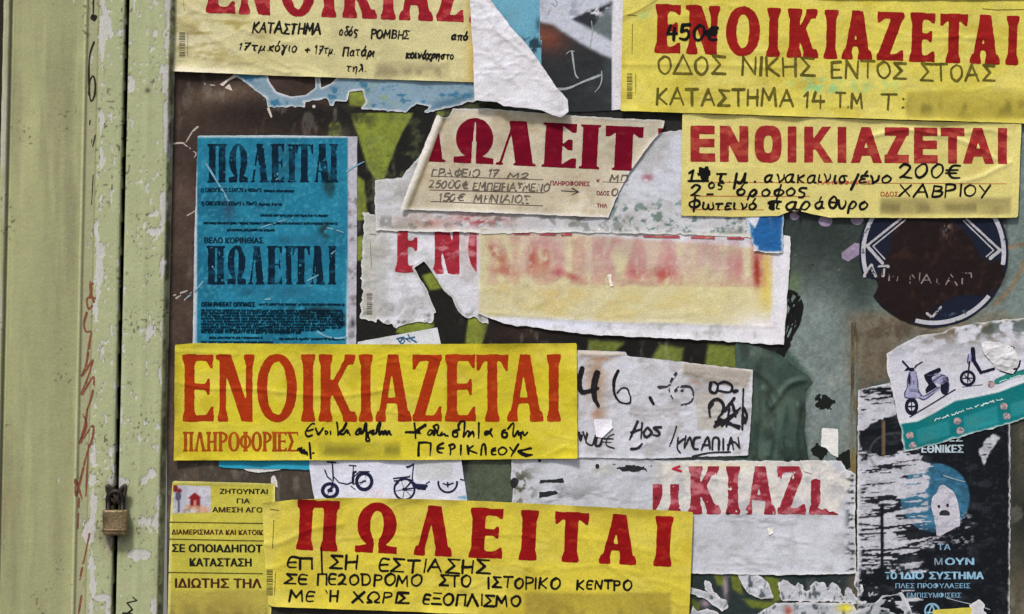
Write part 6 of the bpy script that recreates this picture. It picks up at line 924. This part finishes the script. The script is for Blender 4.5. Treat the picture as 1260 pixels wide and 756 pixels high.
# ================================================================== padlock
def bm_obj(name, bm, m, parent, col, smooth=True):
    me = bpy.data.meshes.new(name); bm.normal_update(); bm.to_mesh(me); bm.free()
    ca = me.color_attributes.new('Col', 'FLOAT_COLOR', 'POINT'); co = np.array([v.co[:] for v in me.vertices])
    k = fbm(co[:, 0] * 1000 + 500, co[:, 2] * 1000 + 500, 9, seed=90, o=3)[:, None] if name != 'pavement' else np.full((len(co), 1), .5)
    cc = lin(col[0]) * (1 - k) + lin(col[1]) * k
    ca.data.foreach_set('color', np.c_[cc, np.ones(len(cc))].astype(np.float32).ravel())
    for p in me.polygons: p.use_smooth = smooth
    me.materials.append(m); o = bpy.data.objects.new(name, me); C.objects.link(o)
    if parent is not None: o.parent = parent.o if isinstance(parent, Thing) else parent
    return o
def tube(bm, P, r, n=10):
    rings = []
    for i, p in enumerate(P):
        p = Vector(p); a = Vector(P[max(i - 1, 0)]); b_ = Vector(P[min(i + 1, len(P) - 1)]); d = (b_ - a).normalized()
        up = Vector((0, 1, 0)) if abs(d.y) < .9 else Vector((1, 0, 0)); s_ = d.cross(up).normalized(); u_ = s_.cross(d)
        rings.append([bm.verts.new(p + (s_ * math.cos(2 * math.pi * k / n) + u_ * math.sin(2 * math.pi * k / n)) * r) for k in range(n)])
    for A, B_ in zip(rings[:-1], rings[1:]):
        for k in range(n): bm.faces.new((A[k], A[(k + 1) % n], B_[(k + 1) % n], B_[k]))
    bm.faces.new(rings[0]); bm.faces.new(rings[-1][::-1])
PL = Thing('padlock', 'worn brass padlock with dark shackle closing the gap between the green door leaves', 'padlock', 146.5, 640.5, 32)
def rbox(bm, w, h, d, bev, seg=3, mtx=None):
    r = bmesh.ops.create_cube(bm, size=1)
    for v in r['verts']: v.co = Vector((v.co.x * w, v.co.y * d, v.co.z * h))
    bmesh.ops.bevel(bm, geom=list({e for v in r['verts'] for e in v.link_edges}), offset=bev, segments=seg, profile=.6, affect='EDGES')
    bmesh.ops.subdivide_edges(bm, edges=[e for e in bm.edges if e.calc_length() > .008], cuts=6, use_grid_fill=True)
bm = bmesh.new(); rbox(bm, .0305, .031, .015, .0028)
for v in bm.verts:            # slightly barrel-shaped, a little wider at the top
    k = v.co.z / .0155; v.co.x *= 1 + .03 * k + .0; v.co.y *= 1 - .42 * (v.co.x / .0155) ** 2
body = bm_obj('lock_body', bm, M_brass, PL, ((84, 68, 46), (142, 124, 92)))
bm = bmesh.new(); rbox(bm, .0312, .0035, .0158, .0008, 2); 
for v in bm.verts: v.co.z -= .0095; v.co.y *= 1 - .40 * (v.co.x / .0156) ** 2
bm_obj('lock_band', bm, M_brass, PL, ((56, 40, 28), (124, 102, 76)))
bm = bmesh.new(); pts = [(-.0085, 0, .013), (-.0088, 0, .028)] + [(-.0088 * math.cos(a * math.pi / 12), 0, .028 + .0095 * math.sin(a * math.pi / 12)) for a in range(1, 12)] + [(.0088, 0, .028), (.0085, 0, .013)]
tube(bm, pts, .0036, 12); bm_obj('shackle', bm, M_steel, PL, ((14, 10, 10), (40, 28, 24)))
bm = bmesh.new(); tube(bm, [(-.012, 0, .012), (-.012, 0, .016)], .0001, 4); bm.free()
# hasp eyes welded on the leaves, one thing each side
def eye(px, lab, tilt):
    hp = Thing('hasp_eye', lab, 'hasp', px + 3.5, 605, 22)
    bm = bmesh.new(); P = [(.0062 * math.sin(a * math.pi / 9) * .55 + tilt * .004 * math.cos(a * math.pi / 9), -.010 - .0 * a, .0105 * math.cos(a * math.pi / 9) - .001) for a in range(-9, 10)]
    P = [(p[0], -.006 - .006 * math.sin((i / 18) * math.pi), p[2]) for i, p in enumerate(P)]
    tube(bm, P, .0023, 8); bm_obj('ring', bm, M_steel, hp, ((20, 16, 15), (90, 80, 74)))
    bm = bmesh.new(); r = bmesh.ops.create_cube(bm, size=1)
    for v in r['verts']: v.co = Vector((v.co.x * .006, v.co.y * .009 - .003, v.co.z * .022 - .004))
    bmesh.ops.bevel(bm, geom=list(bm.edges), offset=.0012, segments=2, affect='EDGES'); bm_obj('staple', bm, M_steel, hp, ((18, 14, 12), (48, 40, 36)))
eye(138.0, 'dark steel hasp eye left of the gap above the padlock', -1); eye(150.5, 'dark steel hasp eye right of the gap above the padlock', 1)

# ================================================================== pavement and plinth
bm = bmesh.new(); vs = [bm.verts.new(p) for p in ((-60, -60, 0), (60, -60, 0), (60, 60, 0), (-60, 60, 0))]; bm.faces.new(vs)
tag(bm_obj('pavement', bm, M_stone, None, ((120, 116, 108), (120, 116, 108))), kind='structure')
bm = bmesh.new()
for x0, x1, z0, z1, y0, y1 in ((-14, -1.26, 0, 5, -.03, .3), (-1.26, 1.27, 2.475, 5, -.03, .3), (1.27, 14, 0, 5, -.03, .3), (-1.26, 1.27, 0, .02, -.03, .3)):
    r = bmesh.ops.create_cube(bm, size=1)
    for v in r['verts']: v.co = Vector(((x0 + x1) / 2 + v.co.x * (x1 - x0), (y0 + y1) / 2 + v.co.y * (y1 - y0), (z0 + z1) / 2 + v.co.z * (z1 - z0)))
wl_ = bm_obj('wall', bm, M_stone, None, ((150, 144, 130), (150, 144, 130)), False)
tag(wl_, 'plain plastered wall surrounding the green metal door', 'wall')
bpy.data.objects.remove(_to)
